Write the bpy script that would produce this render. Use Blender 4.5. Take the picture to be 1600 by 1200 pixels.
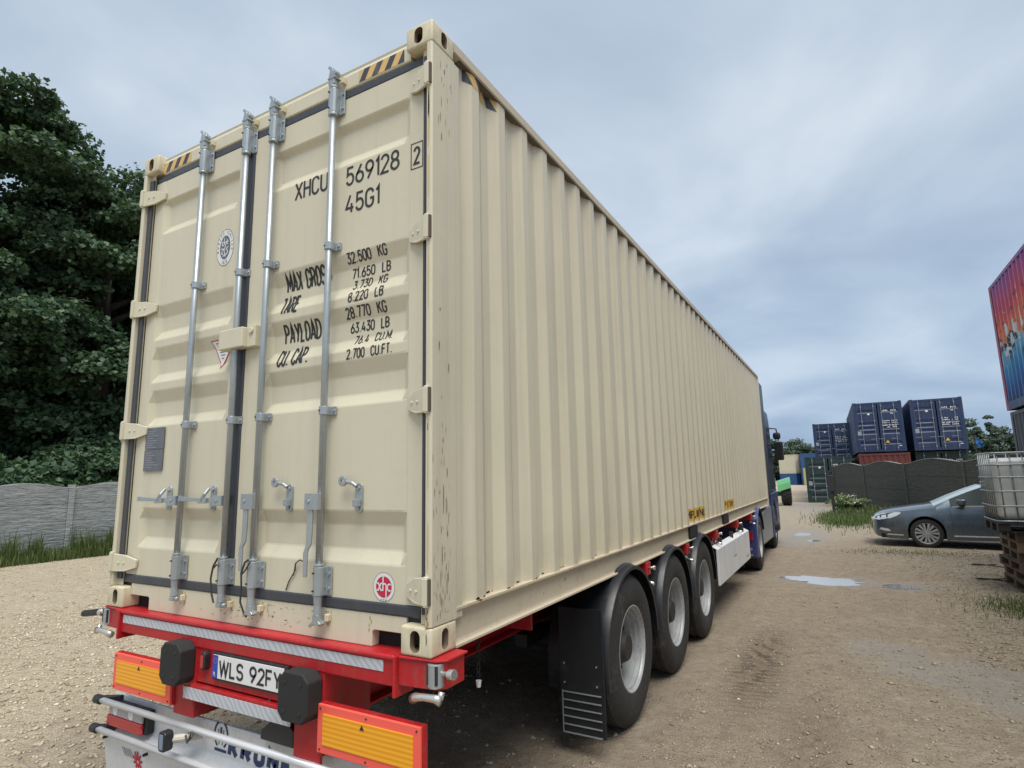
import bpy, bmesh, math, random
import numpy as np
from mathutils import Vector, Matrix, Euler
R = math.radians
random.seed(7); rng = np.random.default_rng(7)
S = bpy.context.scene
for o in list(bpy.data.objects): bpy.data.objects.remove(o)

# ------------------------------------------------------------ camera
ZB = 1.08                      # height of the container's underside
cd = bpy.data.cameras.new('camera'); cam = bpy.data.objects.new('camera', cd); S.collection.objects.link(cam)
cam.location = (1.5108, -1.9844, 0.7146 + ZB)
cam.rotation_euler = (R(99.142), R(1.157), R(29.502))
cd.sensor_width = 36; cd.lens = 36 * 907.93 / 1600; cd.clip_start = .05; cd.clip_end = 2000
S.camera = cam
S.render.resolution_x = 1024; S.render.resolution_y = 768
S.view_settings.view_transform = 'Standard'; S.view_settings.look = 'None'
S.view_settings.exposure = 0.36; S.view_settings.gamma = 1

# ------------------------------------------------------------ node helper
def node(nt, typ, ins=None, **props):
    n = nt.nodes.new(typ)
    for k, v in props.items(): setattr(n, k, v)
    for k, v in (ins or {}).items():
        s = n.inputs[k]
        if isinstance(v, bpy.types.NodeSocket): nt.links.new(v, s)
        else:
            if isinstance(v, tuple) and len(v) == 3 and s.type == 'RGBA': v = v + (1,)
            s.default_value = v
    return n
def ramp(nt, fac, stops, interp='LINEAR'):
    n = nt.nodes.new('ShaderNodeValToRGB'); nt.links.new(fac, n.inputs[0]); cr = n.color_ramp; cr.interpolation = interp
    while len(cr.elements) > 1: cr.elements.remove(cr.elements[-1])
    for i, (p, c) in enumerate(stops):
        e = cr.elements[0] if i == 0 else cr.elements.new(p)
        e.position = p; e.color = (c, c, c, 1) if isinstance(c, (int, float)) else tuple(c) + (1,)
    return n.outputs[0]
def mix(nt, fac, a, b, blend='MIX'):
    n = nt.nodes.new('ShaderNodeMix'); n.data_type = 'RGBA'; n.blend_type = blend
    for s, v in ((n.inputs[0], fac), (n.inputs[6], a), (n.inputs[7], b)):
        if isinstance(v, bpy.types.NodeSocket): nt.links.new(v, s)
        elif isinstance(v, tuple): s.default_value = v + (1,) if len(v) == 3 else v
        else: s.default_value = v
    return n.outputs[2]
def math_(nt, op, a, b=0., clamp=False):
    n = nt.nodes.new('ShaderNodeMath'); n.operation = op; n.use_clamp = clamp
    for s, v in ((n.inputs[0], a), (n.inputs[1], b)):
        if isinstance(v, bpy.types.NodeSocket): nt.links.new(v, s)
        else: s.default_value = v
    return n.outputs[0]
def noise(nt, vec, scale, detail=4, rough=.55, dist=0.):
    return node(nt, 'ShaderNodeTexNoise', {'Vector': vec, 'Scale': scale, 'Detail': detail, 'Roughness': rough, 'Distortion': dist}).outputs[0]
def mapping(nt, vec, scale=(1, 1, 1), loc=(0, 0, 0), rot=(0, 0, 0)):
    return node(nt, 'ShaderNodeMapping', {'Vector': vec, 'Scale': scale, 'Location': loc, 'Rotation': rot}).outputs[0]

# ------------------------------------------------------------ sky and sun
W = bpy.data.worlds.new('World'); S.world = W; W.use_nodes = True
nt = W.node_tree; nt.nodes.clear()
SUN_EL, SUN_AZ = 67, 140         # azimuth from +y clockwise
sky = node(nt, 'ShaderNodeTexSky', sky_type='NISHITA', sun_disc=False, sun_elevation=R(SUN_EL), sun_rotation=R(SUN_AZ), air_density=1.2, dust_density=3., ozone_density=1.5)
tc = node(nt, 'ShaderNodeTexCoord'); sep = node(nt, 'ShaderNodeSeparateXYZ', {0: tc.outputs['Generated']})
h = math_(nt, 'ADD', math_(nt, 'MAXIMUM', sep.outputs[2], 0.), .22)
cv = node(nt, 'ShaderNodeCombineXYZ', {0: math_(nt, 'DIVIDE', sep.outputs[0], h), 1: math_(nt, 'DIVIDE', sep.outputs[1], h), 2: 0.})
n1 = noise(nt, mapping(nt, cv.outputs[0], (1.15, 1.0, 1), (3.1, 7.4, 0)), 1.25, 6, .50, .25)
n2 = noise(nt, mapping(nt, cv.outputs[0], (1, 1, 1), (11.3, 2.2, 0)), .55, 3, .5, .2)
nn = math_(nt, 'ADD', math_(nt, 'MULTIPLY', n1, .72), math_(nt, 'MULTIPLY', n2, .28))
cl = ramp(nt, nn, [(.38, (3.35, 4.1, 5.15)), (.47, (3.9, 4.7, 5.7)), (.54, (4.55, 5.3, 6.15)), (.62, (5.5, 6.1, 6.8))])
hz = ramp(nt, sep.outputs[2], [(0., (.70, .80, .93)), (.18, (.86, .92, .98)), (.5, 1.)])
cl = mix(nt, 1., cl, hz, 'MULTIPLY')
skc = mix(nt, .93, sky.outputs[0], cl)
bg = node(nt, 'ShaderNodeBackground', {'Color': skc, 'Strength': .1})
nt.links.new(bg.outputs[0], node(nt, 'ShaderNodeOutputWorld').inputs[0])
sl = bpy.data.lights.new('sun', 'SUN'); sl.energy = 2.9; sl.angle = R(40); sl.color = (1, .965, .9)
so = bpy.data.objects.new('sun', sl); S.collection.objects.link(so)
so.rotation_euler = (R(90 - SUN_EL), 0, R(180 - SUN_AZ)); so.location = (0, -20, 30)

# ------------------------------------------------------------ object helpers
FR = {}      # frame origin of a thing -> base
def thing(name, label, cat, base, frame=None, rz=0, group=None, kind=None):
    o = bpy.data.objects.new(name, None); S.collection.objects.link(o); o.empty_display_size = .2
    o.location = base; o.rotation_euler = (0, 0, rz); o['label'] = label; o['category'] = cat
    if group: o['group'] = group
    if kind: o['kind'] = kind
    FR[o.name] = Vector(frame if frame is not None else base) - Vector(base) if rz == 0 else Vector((0, 0, 0))
    return o
def finish(me, mats, smooth):
    for m in (mats if isinstance(mats, (list, tuple)) else [mats]): me.materials.append(m)
    if smooth: me.shade_smooth()
SPLIT = {'sill_pocket', 'tube_end', 'cam_keeper', 'rivet', 'buffer_bolt', 'wheel_nut', 'rim_hole', 'flap_stripe', 'flap_bolt', 'guard_post', 'landing_leg', 'board_screw', 'bumper_rivet', 'bracket_bolt', 'door_frame', 'brake_disc'}
def obj(name, bm, mats, parent=None, **k):
    if name in SPLIT and isinstance(bm, bmesh.types.BMesh):
        bm.verts.index_update(); seen = set(); out = None
        islands = []
        for v in bm.verts:
            if v.index in seen: continue
            st, isl = [v], []; seen.add(v.index)
            while st:
                a = st.pop(); isl.append(a)
                for e in a.link_edges:
                    b = e.other_vert(a)
                    if b.index not in seen: seen.add(b.index); st.append(b)
            islands.append(isl)
        for isl in islands:
            nb = bmesh.new(); mp = {v.index: nb.verts.new(v.co) for v in isl}
            for f in {f for v in isl for f in v.link_faces}:
                nf = nb.faces.new([mp[v.index] for v in f.verts]); nf.material_index = f.material_index
            out = obj_(name, nb, mats, parent, **k)
        bm.free(); return out
    return obj_(name, bm, mats, parent, **k)
def obj_(name, bm, mats, parent=None, bevel=0, smooth=False, label=None, seg=2, auto=None):
    me = bpy.data.meshes.new(name)
    if isinstance(bm, bmesh.types.BMesh):
        bmesh.ops.recalc_face_normals(bm, faces=bm.faces)
        bm.to_mesh(me); bm.free()
    else: me = bm
    finish(me, mats, smooth or auto is not None)
    if auto is not None: me.set_sharp_from_angle(angle=R(auto))
    o = bpy.data.objects.new(name, me); S.collection.objects.link(o)
    if parent is not None:
        o.parent = parent
        if parent.name in FR: o.location = FR[parent.name]
    if bevel:
        b = o.modifiers.new('bevel', 'BEVEL'); b.width = bevel; b.segments = seg; b.limit_method = 'ANGLE'; b.angle_limit = R(35); b.harden_normals = False
    if label: o['label'] = label
    return o
def tag(o, label, cat, group=None, kind=None):
    if label: o['label'] = label
    if cat: o['category'] = cat
    if group: o['group'] = group
    if kind: o['kind'] = kind
    return o
def B(): return bmesh.new()
def box(bm, x0, x1, y0, y1, z0, z1, mi=0, M=None):
    vs = [bm.verts.new((x, y, z)) for x in (x0, x1) for y in (y0, y1) for z in (z0, z1)]
    for q in ((0, 1, 3, 2), (4, 6, 7, 5), (0, 4, 5, 1), (2, 3, 7, 6), (0, 2, 6, 4), (1, 5, 7, 3)):
        f = bm.faces.new([vs[i] for i in q]); f.material_index = mi
    if M is not None:
        for v in vs: v.co = M @ v.co
    return bm
def prism(bm, poly, axis, a, b, mi=0, M=None):
    """poly in the two other axes (x,y)/(x,z)/(y,z) order; extruded along axis from a to b"""
    def P(p, t):
        if axis == 'z': c = (p[0], p[1], t)
        elif axis == 'y': c = (p[0], t, p[1])
        else: c = (t, p[0], p[1])
        return M @ Vector(c) if M is not None else Vector(c)
    A = [bm.verts.new(P(p, a)) for p in poly]; C = [bm.verts.new(P(p, b)) for p in poly]
    n = len(poly)
    for i in range(n):
        f = bm.faces.new((A[i], A[(i + 1) % n], C[(i + 1) % n], C[i])); f.material_index = mi
    f = bm.faces.new(A[::-1]); f.material_index = mi
    f = bm.faces.new(C); f.material_index = mi
    return bm
def frame_of(d):
    d = d.normalized(); u = d.cross(Vector((0, 0, 1)))
    if u.length < 1e-3: u = d.cross(Vector((0, 1, 0)))
    u.normalize(); return u, d.cross(u)
def tube(bm, pts, r, seg=10, mi=0, caps=True):
    pts = [Vector(p) for p in pts]; rings = []; u = None
    for i, p in enumerate(pts):
        d = (pts[min(i + 1, len(pts) - 1)] - pts[max(i - 1, 0)])
        if u is None: u, v = frame_of(d)
        else:
            u = (u - u.dot(d.normalized()) * d.normalized()).normalized(); v = d.normalized().cross(u)
        rr = r[i] if isinstance(r, (list, tuple)) else r
        rings.append([bm.verts.new(p + rr * (math.cos(2 * math.pi * k / seg) * u + math.sin(2 * math.pi * k / seg) * v)) for k in range(seg)])
    for a, b in zip(rings, rings[1:]):
        for k in range(seg):
            f = bm.faces.new((a[k], a[(k + 1) % seg], b[(k + 1) % seg], b[k])); f.material_index = mi
    if caps:
        for rg in (rings[0], rings[-1]):
            f = bm.faces.new(rg); f.material_index = mi
    return bm
def lathe(bm, prof, axis='x', c=(0, 0, 0), seg=40, mi=0):
    """prof: list of (t, r) along the axis"""
    rings = []
    for t, r in prof:
        ring = []
        for k in range(seg):
            a = 2 * math.pi * k / seg; cs, sn = math.cos(a) * r, math.sin(a) * r
            p = {'x': (t, cs, sn), 'y': (cs, t, sn), 'z': (cs, sn, t)}[axis]
            ring.append(bm.verts.new((p[0] + c[0], p[1] + c[1], p[2] + c[2])))
        rings.append(ring)
    for a, b in zip(rings, rings[1:]):
        for k in range(seg):
            f = bm.faces.new((a[k], a[(k + 1) % seg], b[(k + 1) % seg], b[k])); f.material_index = mi
    return bm
def mesh_np(name, V, F):
    me = bpy.data.meshes.new(name); V = np.asarray(V, np.float32); F = np.asarray(F, np.int32)
    me.vertices.add(len(V)); me.vertices.foreach_set('co', V.ravel())
    k = F.shape[1]; me.loops.add(F.size); me.loops.foreach_set('vertex_index', F.ravel())
    me.polygons.add(len(F)); me.polygons.foreach_set('loop_start', np.arange(0, F.size, k, dtype=np.int32))
    me.update(calc_edges=True); me.validate(); return me
def copy_thing(root, loc, rz, label, name=None):
    def cp(o, parent):
        c = o.copy(); S.collection.objects.link(c)
        if parent is not None: c.parent = parent
        for ch in list(o.children): cp(ch, c)
        return c
    r = cp(root, None); r.location = loc; r.rotation_euler = (0, 0, rz); r['label'] = label
    return r

# ------------------------------------------------------------ materials
def paint(name, base, rough=.5, metal=0., mott=.10, dirt=(.16, .12, .08), dirt_amt=.25, streak=.2, rust=0., bump=.0015, spec=.5, scale=1., lowdirt=None, coat=0.):
    m = bpy.data.materials.new(name); m.use_nodes = True; nt = m.node_tree; nt.nodes.clear()
    tc = node(nt, 'ShaderNodeTexCoord').outputs['Object']
    big = noise(nt, tc, 1.3 * scale, 5, .6, .2); fine = noise(nt, tc, 22 * scale, 4, .6)
    dark = tuple(c * (1 - mott) for c in base)
    col = mix(nt, ramp(nt, big, [(.3, 0.), (.7, 1.)]), dark, tuple(min(1, c * (1 + mott * .5)) for c in base))
    if streak:
        st = noise(nt, mapping(nt, tc, (14 * scale, 14 * scale, .55 * scale)), 1., 5, .65)
        st2 = ramp(nt, st, [(.50, 0.), (.72, 1.)])
        col = mix(nt, math_(nt, 'MULTIPLY', st2, streak), col, dirt)
    if dirt_amt:
        dm = ramp(nt, math_(nt, 'MULTIPLY', math_(nt, 'ADD', fine, noise(nt, tc, 3.1 * scale, 5, .7)), .5), [(.52, 0.), (.68, 1.)])
        col = mix(nt, math_(nt, 'MULTIPLY', dm, dirt_amt), col, dirt)
    if lowdirt:     # road dirt and rust gathered low down: (z0, z1, colour, amount)
        z = node(nt, 'ShaderNodeSeparateXYZ', {0: tc}).outputs[2]
        zz = math_(nt, 'ADD', z, math_(nt, 'MULTIPLY', math_(nt, 'SUBTRACT', big, .5), .5))
        f = node(nt, 'ShaderNodeMapRange', {'Value': zz, 'From Min': lowdirt[1], 'From Max': lowdirt[0], 'To Min': 0., 'To Max': lowdirt[3]}).outputs[0]
        f = math_(nt, 'MULTIPLY', f, ramp(nt, fine, [(.3, .5), (.65, 1.)]))
        col = mix(nt, f, col, lowdirt[2])
    if rust:
        rn = ramp(nt, noise(nt, tc, 9 * scale, 8, .7, .5), [(.66 - rust * .1, 0.), (.70 - rust * .1, 1.)])
        col = mix(nt, rn, col, mix(nt, fine, (.10, .04, .02), (.30, .13, .05)))
    ro = math_(nt, 'ADD', math_(nt, 'MULTIPLY', fine, .22), rough - .11, True)
    bp = node(nt, 'ShaderNodeBump', {'Strength': .35, 'Distance': bump, 'Height': math_(nt, 'ADD', math_(nt, 'MULTIPLY', fine, .25), math_(nt, 'MULTIPLY', big, 3.))})
    p = node(nt, 'ShaderNodeBsdfPrincipled', {'Base Color': col, 'Roughness': ro, 'Metallic': metal, 'Normal': bp.outputs[0], 'Specular IOR Level': spec, 'Coat Weight': coat, 'Coat Roughness': .08})
    nt.links.new(p.outputs[0], node(nt, 'ShaderNodeOutputMaterial').inputs[0])
    return m
def plain(name, base, rough=.5, metal=0., **k):
    return paint(name, base, rough, metal, mott=k.pop('mott', .06), dirt_amt=k.pop('dirt_amt', 0.), streak=k.pop('streak', 0.), **k)
M = {}
CB = (.655, .605, .452)
M['beige'] = paint('beige_paint', CB, .42, mott=.03, dirt=(.36, .32, .23), dirt_amt=.07, streak=.14, rust=.0, bump=.004, scale=1.)
M['beige_side'] = paint('beige_side_paint', (.655, .60, .45), .45, mott=.05, dirt=(.38, .33, .24), dirt_amt=.08, streak=.26, rust=.0, bump=.004, lowdirt=(-.1, .5, (.34, .28, .18), .42))
M['beige_rail'] = paint('beige_rail_paint', (.58, .50, .37), .5, mott=.08, dirt=(.26, .19, .12), dirt_amt=.3, streak=0., rust=.12, bump=.003)
M['beige_cast'] = paint('beige_casting_paint', (.68, .61, .43), .5, mott=.07, dirt=(.36, .24, .12), dirt_amt=.42, streak=.35, rust=.18, bump=.004, scale=1.8)
M['castin'] = paint('casting_inside', (.20, .15, .10), .8, dirt_amt=.5, rust=.5)
M['galv'] = paint('galvanised_steel', (.42, .46, .48), .36, .55, mott=.14, dirt=(.25, .26, .26), dirt_amt=.45, streak=.2, bump=.001, scale=2.)
M['rubber'] = plain('black_rubber', (.022, .021, .021), .75, bump=.002)
M['gasket'] = plain('door_gasket', (.050, .056, .068), .38, bump=.002, streak=.2, dirt=(.12, .12, .12))
M['hgap'] = plain('hinge_gap_shade_brown', (.12, .09, .065), .7)  # brown standing in for the shade in the gap beside each hinge knuckle
M['railshade'] = plain('rail_shade_brown', (.15, .135, .11), .8)  # dark tone for the shade painted below the top rail
M['dark'] = plain('dark_void', (.012, .012, .012), .9)
M['red'] = paint('chassis_red_paint', (.46, .012, .018), .42, mott=.18, dirt=(.20, .10, .08), dirt_amt=.55, streak=.3, rust=.0, bump=.002, scale=2)
M['black'] = plain('black_plastic', (.022, .023, .025), .45, dirt_amt=.3, dirt=(.09, .08, .07), bump=.002)
M['guard'] = plain('mudguard_plastic', (.013, .015, .018), .40, dirt_amt=.4, dirt=(.07, .065, .055), bump=.002)
M['ink'] = plain('black_stencil_ink', (.03, .03, .03), .6)
M['white'] = plain('white_film', (.78, .78, .76), .45)
M['sheet'] = paint('white_bumper_sheet', (.74, .75, .75), .38, .0, mott=.1, dirt=(.3, .29, .27), dirt_amt=.35, streak=.15, bump=.003, scale=2.)
M['alu'] = plain('brushed_aluminium', (.74, .75, .76), .34, .35, dirt_amt=.12, dirt=(.45, .45, .45))
M['chrome'] = plain('zinc_bolt', (.68, .67, .62), .25, .8)
M['yellow'] = plain('yellow_film', (.78, .42, .07), .5)
M['tapeblack'] = plain('faded_black_tape', (.055, .055, .07), .6, streak=.4, dirt=(.3, .28, .22)); M['tapeyellow'] = plain('faded_yellow_tape', (.70, .46, .17), .6, streak=.4, dirt=(.6, .5, .3))
M['orange'] = plain('orange_sticker', (.60, .36, .06), .55)
M['redfilm'] = plain('fluorescent_red_film', (.92, .13, .09), .45)
M['redlens'] = plain('red_lamp_lens', (.42, .01, .02), .15, coat=.6)
M['clearlens'] = plain('clear_lamp_lens', (.38, .36, .38), .15, coat=.6)
M['navy'] = plain('navy_print', (.02, .045, .12), .5)
M['redprint'] = plain('red_print', (.55, .02, .06), .5)
M['greyplate'] = paint('grey_data_plate', (.17, .18, .20), .45, .4, mott=.2, dirt=(.32, .33, .34), dirt_amt=.5, streak=0., scale=5.)
M['eublue'] = plain('plate_blue', (.02, .07, .42), .4)
M['cable'] = plain('dark_cable', (.05, .052, .05), .6)
M['tyre'] = paint('tyre_rubber', (.028, .027, .026), .8, mott=.15, dirt=(.13, .11, .085), dirt_amt=.65, streak=0., bump=.004, scale=2.)
M['rim'] = paint('silver_wheel_paint', (.37, .38, .38), .45, .15, mott=.12, dirt=(.18, .15, .11), dirt_amt=.6, streak=0., scale=2.)
M['darksteel'] = plain('dark_steel', (.035, .033, .032), .6, .2, dirt_amt=.3, dirt=(.1, .08, .06))
def tape_mat():
    m = bpy.data.materials.new('silver_reflective_tape'); m.use_nodes = True; nt = m.node_tree; nt.nodes.clear()
    tc = node(nt, 'ShaderNodeTexCoord').outputs['Object']
    wv = node(nt, 'ShaderNodeTexWave', {'Vector': tc, 'Scale': 16., 'Distortion': 2.5, 'Detail': 0.}, wave_type='BANDS', bands_direction='DIAGONAL').outputs[1]
    col = mix(nt, wv, (.46, .49, .54), (.62, .65, .70)); col = mix(nt, ramp(nt, noise(nt, tc, 6, 5), [(.5, 0.), (.75, .5)]), col, (.34, .34, .34))
    p = node(nt, 'ShaderNodeBsdfPrincipled', {'Base Color': col, 'Roughness': .3, 'Metallic': .15})
    nt.links.new(p.outputs[0], node(nt, 'ShaderNodeOutputMaterial').inputs[0]); return m
M['tape'] = tape_mat()
def ribbed(name, c0, c1, axis, scale):
    m = bpy.data.materials.new(name); m.use_nodes = True; nt = m.node_tree; nt.nodes.clear()
    tc = node(nt, 'ShaderNodeTexCoord').outputs['Object']
    wv = node(nt, 'ShaderNodeTexWave', {'Vector': tc, 'Scale': scale, 'Distortion': .25, 'Detail': 1.}, bands_direction=axis).outputs[1]
    p = node(nt, 'ShaderNodeBsdfPrincipled', {'Base Color': mix(nt, wv, c0, c1), 'Roughness': .35})
    nt.links.new(p.outputs[0], node(nt, 'ShaderNodeOutputMaterial').inputs[0]); return m
M['amber'] = ribbed('amber_reflector', (.80, .30, .012), (.95, .46, .03), 'Z', 16.)

# ------------------------------------------------------------ stroke lettering (narrow technical letters)
def arc(cx, cy, rx, ry, a0, a1, n=9):
    return [(cx + rx * math.cos(R(a0 + (a1 - a0) * i / (n - 1))), cy + ry * math.sin(R(a0 + (a1 - a0) * i / (n - 1)))) for i in range(n)]
G = {   # glyph: (width, strokes) on a cap height of 1
 'A': (.46, [[(0, 0), (.23, 1), (.46, 0)], [(.07, .28), (.39, .28)]]),
 'C': (.42, [arc(.21, .72, .21, .28, 10, 180) + arc(.21, .28, .21, .28, 180, 350)]),
 'D': (.42, [[(0, 0), (0, 1), (.16, 1)] + arc(.16, .72, .26, .28, 90, 0) + arc(.16, .28, .26, .28, 0, -90) + [(0, 0)]]),
 'E': (.38, [[(.38, 1), (0, 1), (0, 0), (.38, 0)], [(0, .52), (.32, .52)]]),
 'F': (.38, [[(.38, 1), (0, 1), (0, 0)], [(0, .52), (.32, .52)]]),
 'G': (.42, [arc(.21, .72, .21, .28, 10, 180) + arc(.21, .28, .21, .28, 180, 360) + [(.42, .46), (.24, .46)]]),
 'H': (.40, [[(0, 0), (0, 1)], [(.40, 0), (.40, 1)], [(0, .52), (.40, .52)]]),
 'I': (.0, [[(0, 0), (0, 1)]]),
 'K': (.42, [[(0, 0), (0, 1)], [(.40, 1), (0, .42)], [(.15, .60), (.42, 0)]]),
 'L': (.36, [[(0, 1), (0, 0), (.36, 0)]]),
 'M': (.54, [[(0, 0), (0, 1), (.27, .3), (.54, 1), (.54, 0)]]),
 'N': (.42, [[(0, 0), (0, 1), (.42, 0), (.42, 1)]]),
 'O': (.42, [arc(.21, .72, .21, .28, 0, 180) + arc(.21, .28, .21, .28, 180, 360) + [(.42, .72)]]),
 'P': (.40, [[(0, 0), (0, 1), (.18, 1)] + arc(.18, .76, .22, .24, 90, -90) + [(0, .52)]]),
 'R': (.42, [[(0, 0), (0, 1), (.18, 1)] + arc(.18, .76, .22, .24, 90, -90) + [(0, .52)], [(.20, .52), (.42, 0)]]),
 'S': (.42, [arc(.21, .745, .21, .255, 15, 250, 10) + arc(.21, .265, .21, .265, 70, -165, 10)]),
 'T': (.40, [[(0, 1), (.40, 1)], [(.20, 1), (.20, 0)]]),
 'U': (.42, [[(0, 1)] + arc(.21, .28, .21, .28, 180, 360) + [(.42, 1)]]),
 'V': (.44, [[(0, 1), (.22, 0), (.44, 1)]]),
 'W': (.66, [[(0, 1), (.165, 0), (.33, .9), (.495, 0), (.66, 1)]]),
 'X': (.44, [[(0, 0), (.44, 1)], [(0, 1), (.44, 0)]]),
 'Y': (.44, [[(0, 1), (.22, .45), (.44, 1)], [(.22, .45), (.22, 0)]]),
 'B': (.42, [[(0, 0), (0, 1), (.18, 1)] + arc(.18, .76, .20, .24, 90, -90) + [(0, .52)], [(.18, .52)] + arc(.18, .26, .23, .26, 90, -90) + [(0, 0)]]),
 '0': (.40, [arc(.20, .72, .20, .28, 0, 180) + arc(.20, .28, .20, .28, 180, 360) + [(.40, .72)]]),
 '1': (.14, [[(0, .80), (.14, 1), (.14, 0)]]),
 '2': (.40, [arc(.20, .74, .20, .26, 170, -30) + [(0, 0), (.42, 0)]]),
 '3': (.40, [[(.02, 1), (.38, 1), (.18, .60)] + arc(.19, .30, .21, .30, 75, -160)]),
 '4': (.44, [[(.24, 1), (0, .26), (.44, .26)], [(.32, .52), (.32, 0)]]),
 '5': (.40, [[(.38, 1), (.05, 1), (.03, .56)] + arc(.19, .32, .21, .32, 110, -160)]),
 '6': (.42, [[(.30, 1), (.04, .46)] + arc(.21, .29, .21, .29, 150, 510, 16)]),
 '7': (.40, [[(0, 1), (.40, 1), (.12, 0)]]),
 '8': (.40, [arc(.20, .76, .18, .24, -90, 270, 15), arc(.20, .26, .21, .26, 90, 450, 15)]),
 '9': (.42, [[(.12, 0), (.38, .54)] + arc(.21, .71, .21, .29, -30, 330, 16)]),
 '.': (.14, [[(.07, 0), (.07, .09)]]),
 ' ': (.22, []),
}
def stroke(bm, pts, w, fn, off, mi=0, maxseg=.3):
    """mitred ribbon; pts in plane units, fn maps (u,v,offset) to 3D"""
    p = [Vector(pts[0])]
    for q in pts[1:]:
        q = Vector(q); d = (q - p[-1]).length
        if d < 1e-5: continue
        n = max(1, int(d / maxseg)); a = p[-1].copy()
        for i in range(1, n + 1): p.append(a.lerp(q, i / n))
    closed = (p[0] - p[-1]).length < 1e-4; L = []
    for i in range(len(p)):
        a = p[i - 1] if i > 0 else (p[-2] if closed else None)
        b = p[i + 1] if i < len(p) - 1 else (p[1] if closed else None)
        d1 = (p[i] - a).normalized() if a is not None else None
        d2 = (b - p[i]).normalized() if b is not None else None
        if d1 is None: d1 = d2
        if d2 is None: d2 = d1
        t = d1 + d2
        t = t.normalized() if t.length > 1e-3 else d1
        n = Vector((-t.y, t.x)); c = max(.35, n.dot(Vector((-d1.y, d1.x))))
        L.append((p[i] + n * w / 2 / c, p[i] - n * w / 2 / c))
    prev = None
    for a, b in L:
        cur = (bm.verts.new(fn(a.x, a.y, off)), bm.verts.new(fn(b.x, b.y, off)))
        if prev: f = bm.faces.new((prev[0], prev[1], cur[1], cur[0])); f.material_index = mi
        prev = cur
def text(bm, s, x0, x1, base, hgt, fn, sw=.13, slant=0., gap=.17, mi=0, seg=.012, jit=0.):
    tot = sum(G[c][0] for c in s) + gap * (len(s) - 1)
    sx = (x1 - x0 - sw * hgt) / tot; x = x0 + sw * hgt / 2; k = 0
    hh = hgt * (1 - sw)
    for c in s:
        w, st = G[c]
        for q in st:
            k += 1
            pts = [(x + u * sx + slant * v * hgt, base + sw * hgt / 2 + v * hh) for u, v in q]
            stroke(bm, pts, sw * hgt, fn, .0012 + .00015 * (k % 5), mi, seg)
        x += (w + gap) * sx

# ============================================================ THE CREAM CONTAINER
CW, CL, CH = 2.438, 12.192, 2.896
cont = thing('shipping_container', 'long cream shipping container with two closed rear doors, riding on the red semi-trailer', 'shipping container', (-CW / 2, CL / 2, ZB), (0, 0, ZB))

# corner castings: 178 x 162 x 118, slotted
def casting_mesh():
    """outer corner at the origin, body towards -x and +y, upwards"""
    a, b, hh = .162, .178, .118
    def raw(bm): me = bpy.data.meshes.new('cast'); bmesh.ops.recalc_face_normals(bm, faces=bm.faces); bm.to_mesh(me); bm.free(); o = bpy.data.objects.new('cast', me); S.collection.objects.link(o); return o
    bm = B(); box(bm, -a, 0, 0, b, 0, hh)
    ed = [e for e in bm.edges if all(v.co.x > -.001 or v.co.y < .001 or v.co.z > hh - .001 or v.co.z < .001 for v in e.verts)]
    bmesh.ops.bevel(bm, geom=ed, offset=.011, segments=3, affect='EDGES', profile=.5)
    body = raw(bm); body.data.materials.append(M['beige_cast']); cut = []
    def stad(u, v, hw, hv): r = hw; ex = hv - r; return [(u + r * math.cos(R(t)), v + (ex if t < 180 else -ex) + r * math.sin(R(t))) for t in list(range(0, 181, 20)) + list(range(180, 360, 20))]
    def dedup(p): return [q for i, q in enumerate(p) if math.dist(q, p[i - 1]) > 1e-5]
    cut.append(raw(box(B(), -a + .02, -.028, .028, b - .02, .02, hh - .02)))
    cut.append(raw(prism(B(), dedup(stad(-.084, hh / 2, .026, .043)), 'y', -.02, .05)))
    cut.append(raw(prism(B(), dedup(stad(.095, hh / 2, .024, .042)), 'x', -.05, .02)))
    cut.append(raw(prism(B(), dedup(stad(-.084, hh / 2, .018, .034)), 'y', b - .05, b + .02)))
    for c in cut: c.data.materials.append(M['castin']); m_ = body.modifiers.new('b', 'BOOLEAN'); m_.operation = 'DIFFERENCE'; m_.object = c; m_.solver = 'EXACT'; m_.material_mode = 'TRANSFER'
    dg = bpy.context.evaluated_depsgraph_get(); me = bpy.data.meshes.new_from_object(body.evaluated_get(dg))
    for o in [body] + cut: bpy.data.objects.remove(o)
    return me
CASTM = casting_mesh()
def casting(cx, cy, z0, sx, sy):
    me = CASTM.copy(); me.transform(Matrix.Translation((cx, cy, z0)) @ Matrix.Diagonal((1 if sx < 0 else -1, sy, 1, 1)))
    if (sx < 0) != (sy > 0): me.flip_normals()
    me.name = 'corner_casting'; o = bpy.data.objects.new('corner_casting', me); S.collection.objects.link(o); o.parent = cont; o.location = FR[cont.name]
    for p in me.polygons: p.use_smooth = True
    me.set_sharp_from_angle(angle=R(30))
for z0 in (0, CH - .118):
    for cx, sx in ((0, -1), (-CW, 1)):
        for cy, sy in ((0, 1), (CL, -1)):
            casting(cx, cy, z0 if z0 == 0 else z0 + .004, sx, sy)

# corner posts
rp = [(-.037, .006), (-.031, 0), (-.010, 0), (-.0015, .007), (-.001, .183), (-.006, .187), (-.006, .231), (-.018, .237), (-.030, .237), (-.030, .046), (-.082, .046), (-.082, .036), (-.037, .036)]
for mirror in (False, True):
    for front in (False, True):
        poly = [((-CW - x) if mirror else x, (CL - y) if front else y) for x, y in rp]
        obj('corner_post', prism(B(), poly, 'z', .119, CH - .115), M['beige_side'], cont, bevel=.003)

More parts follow.
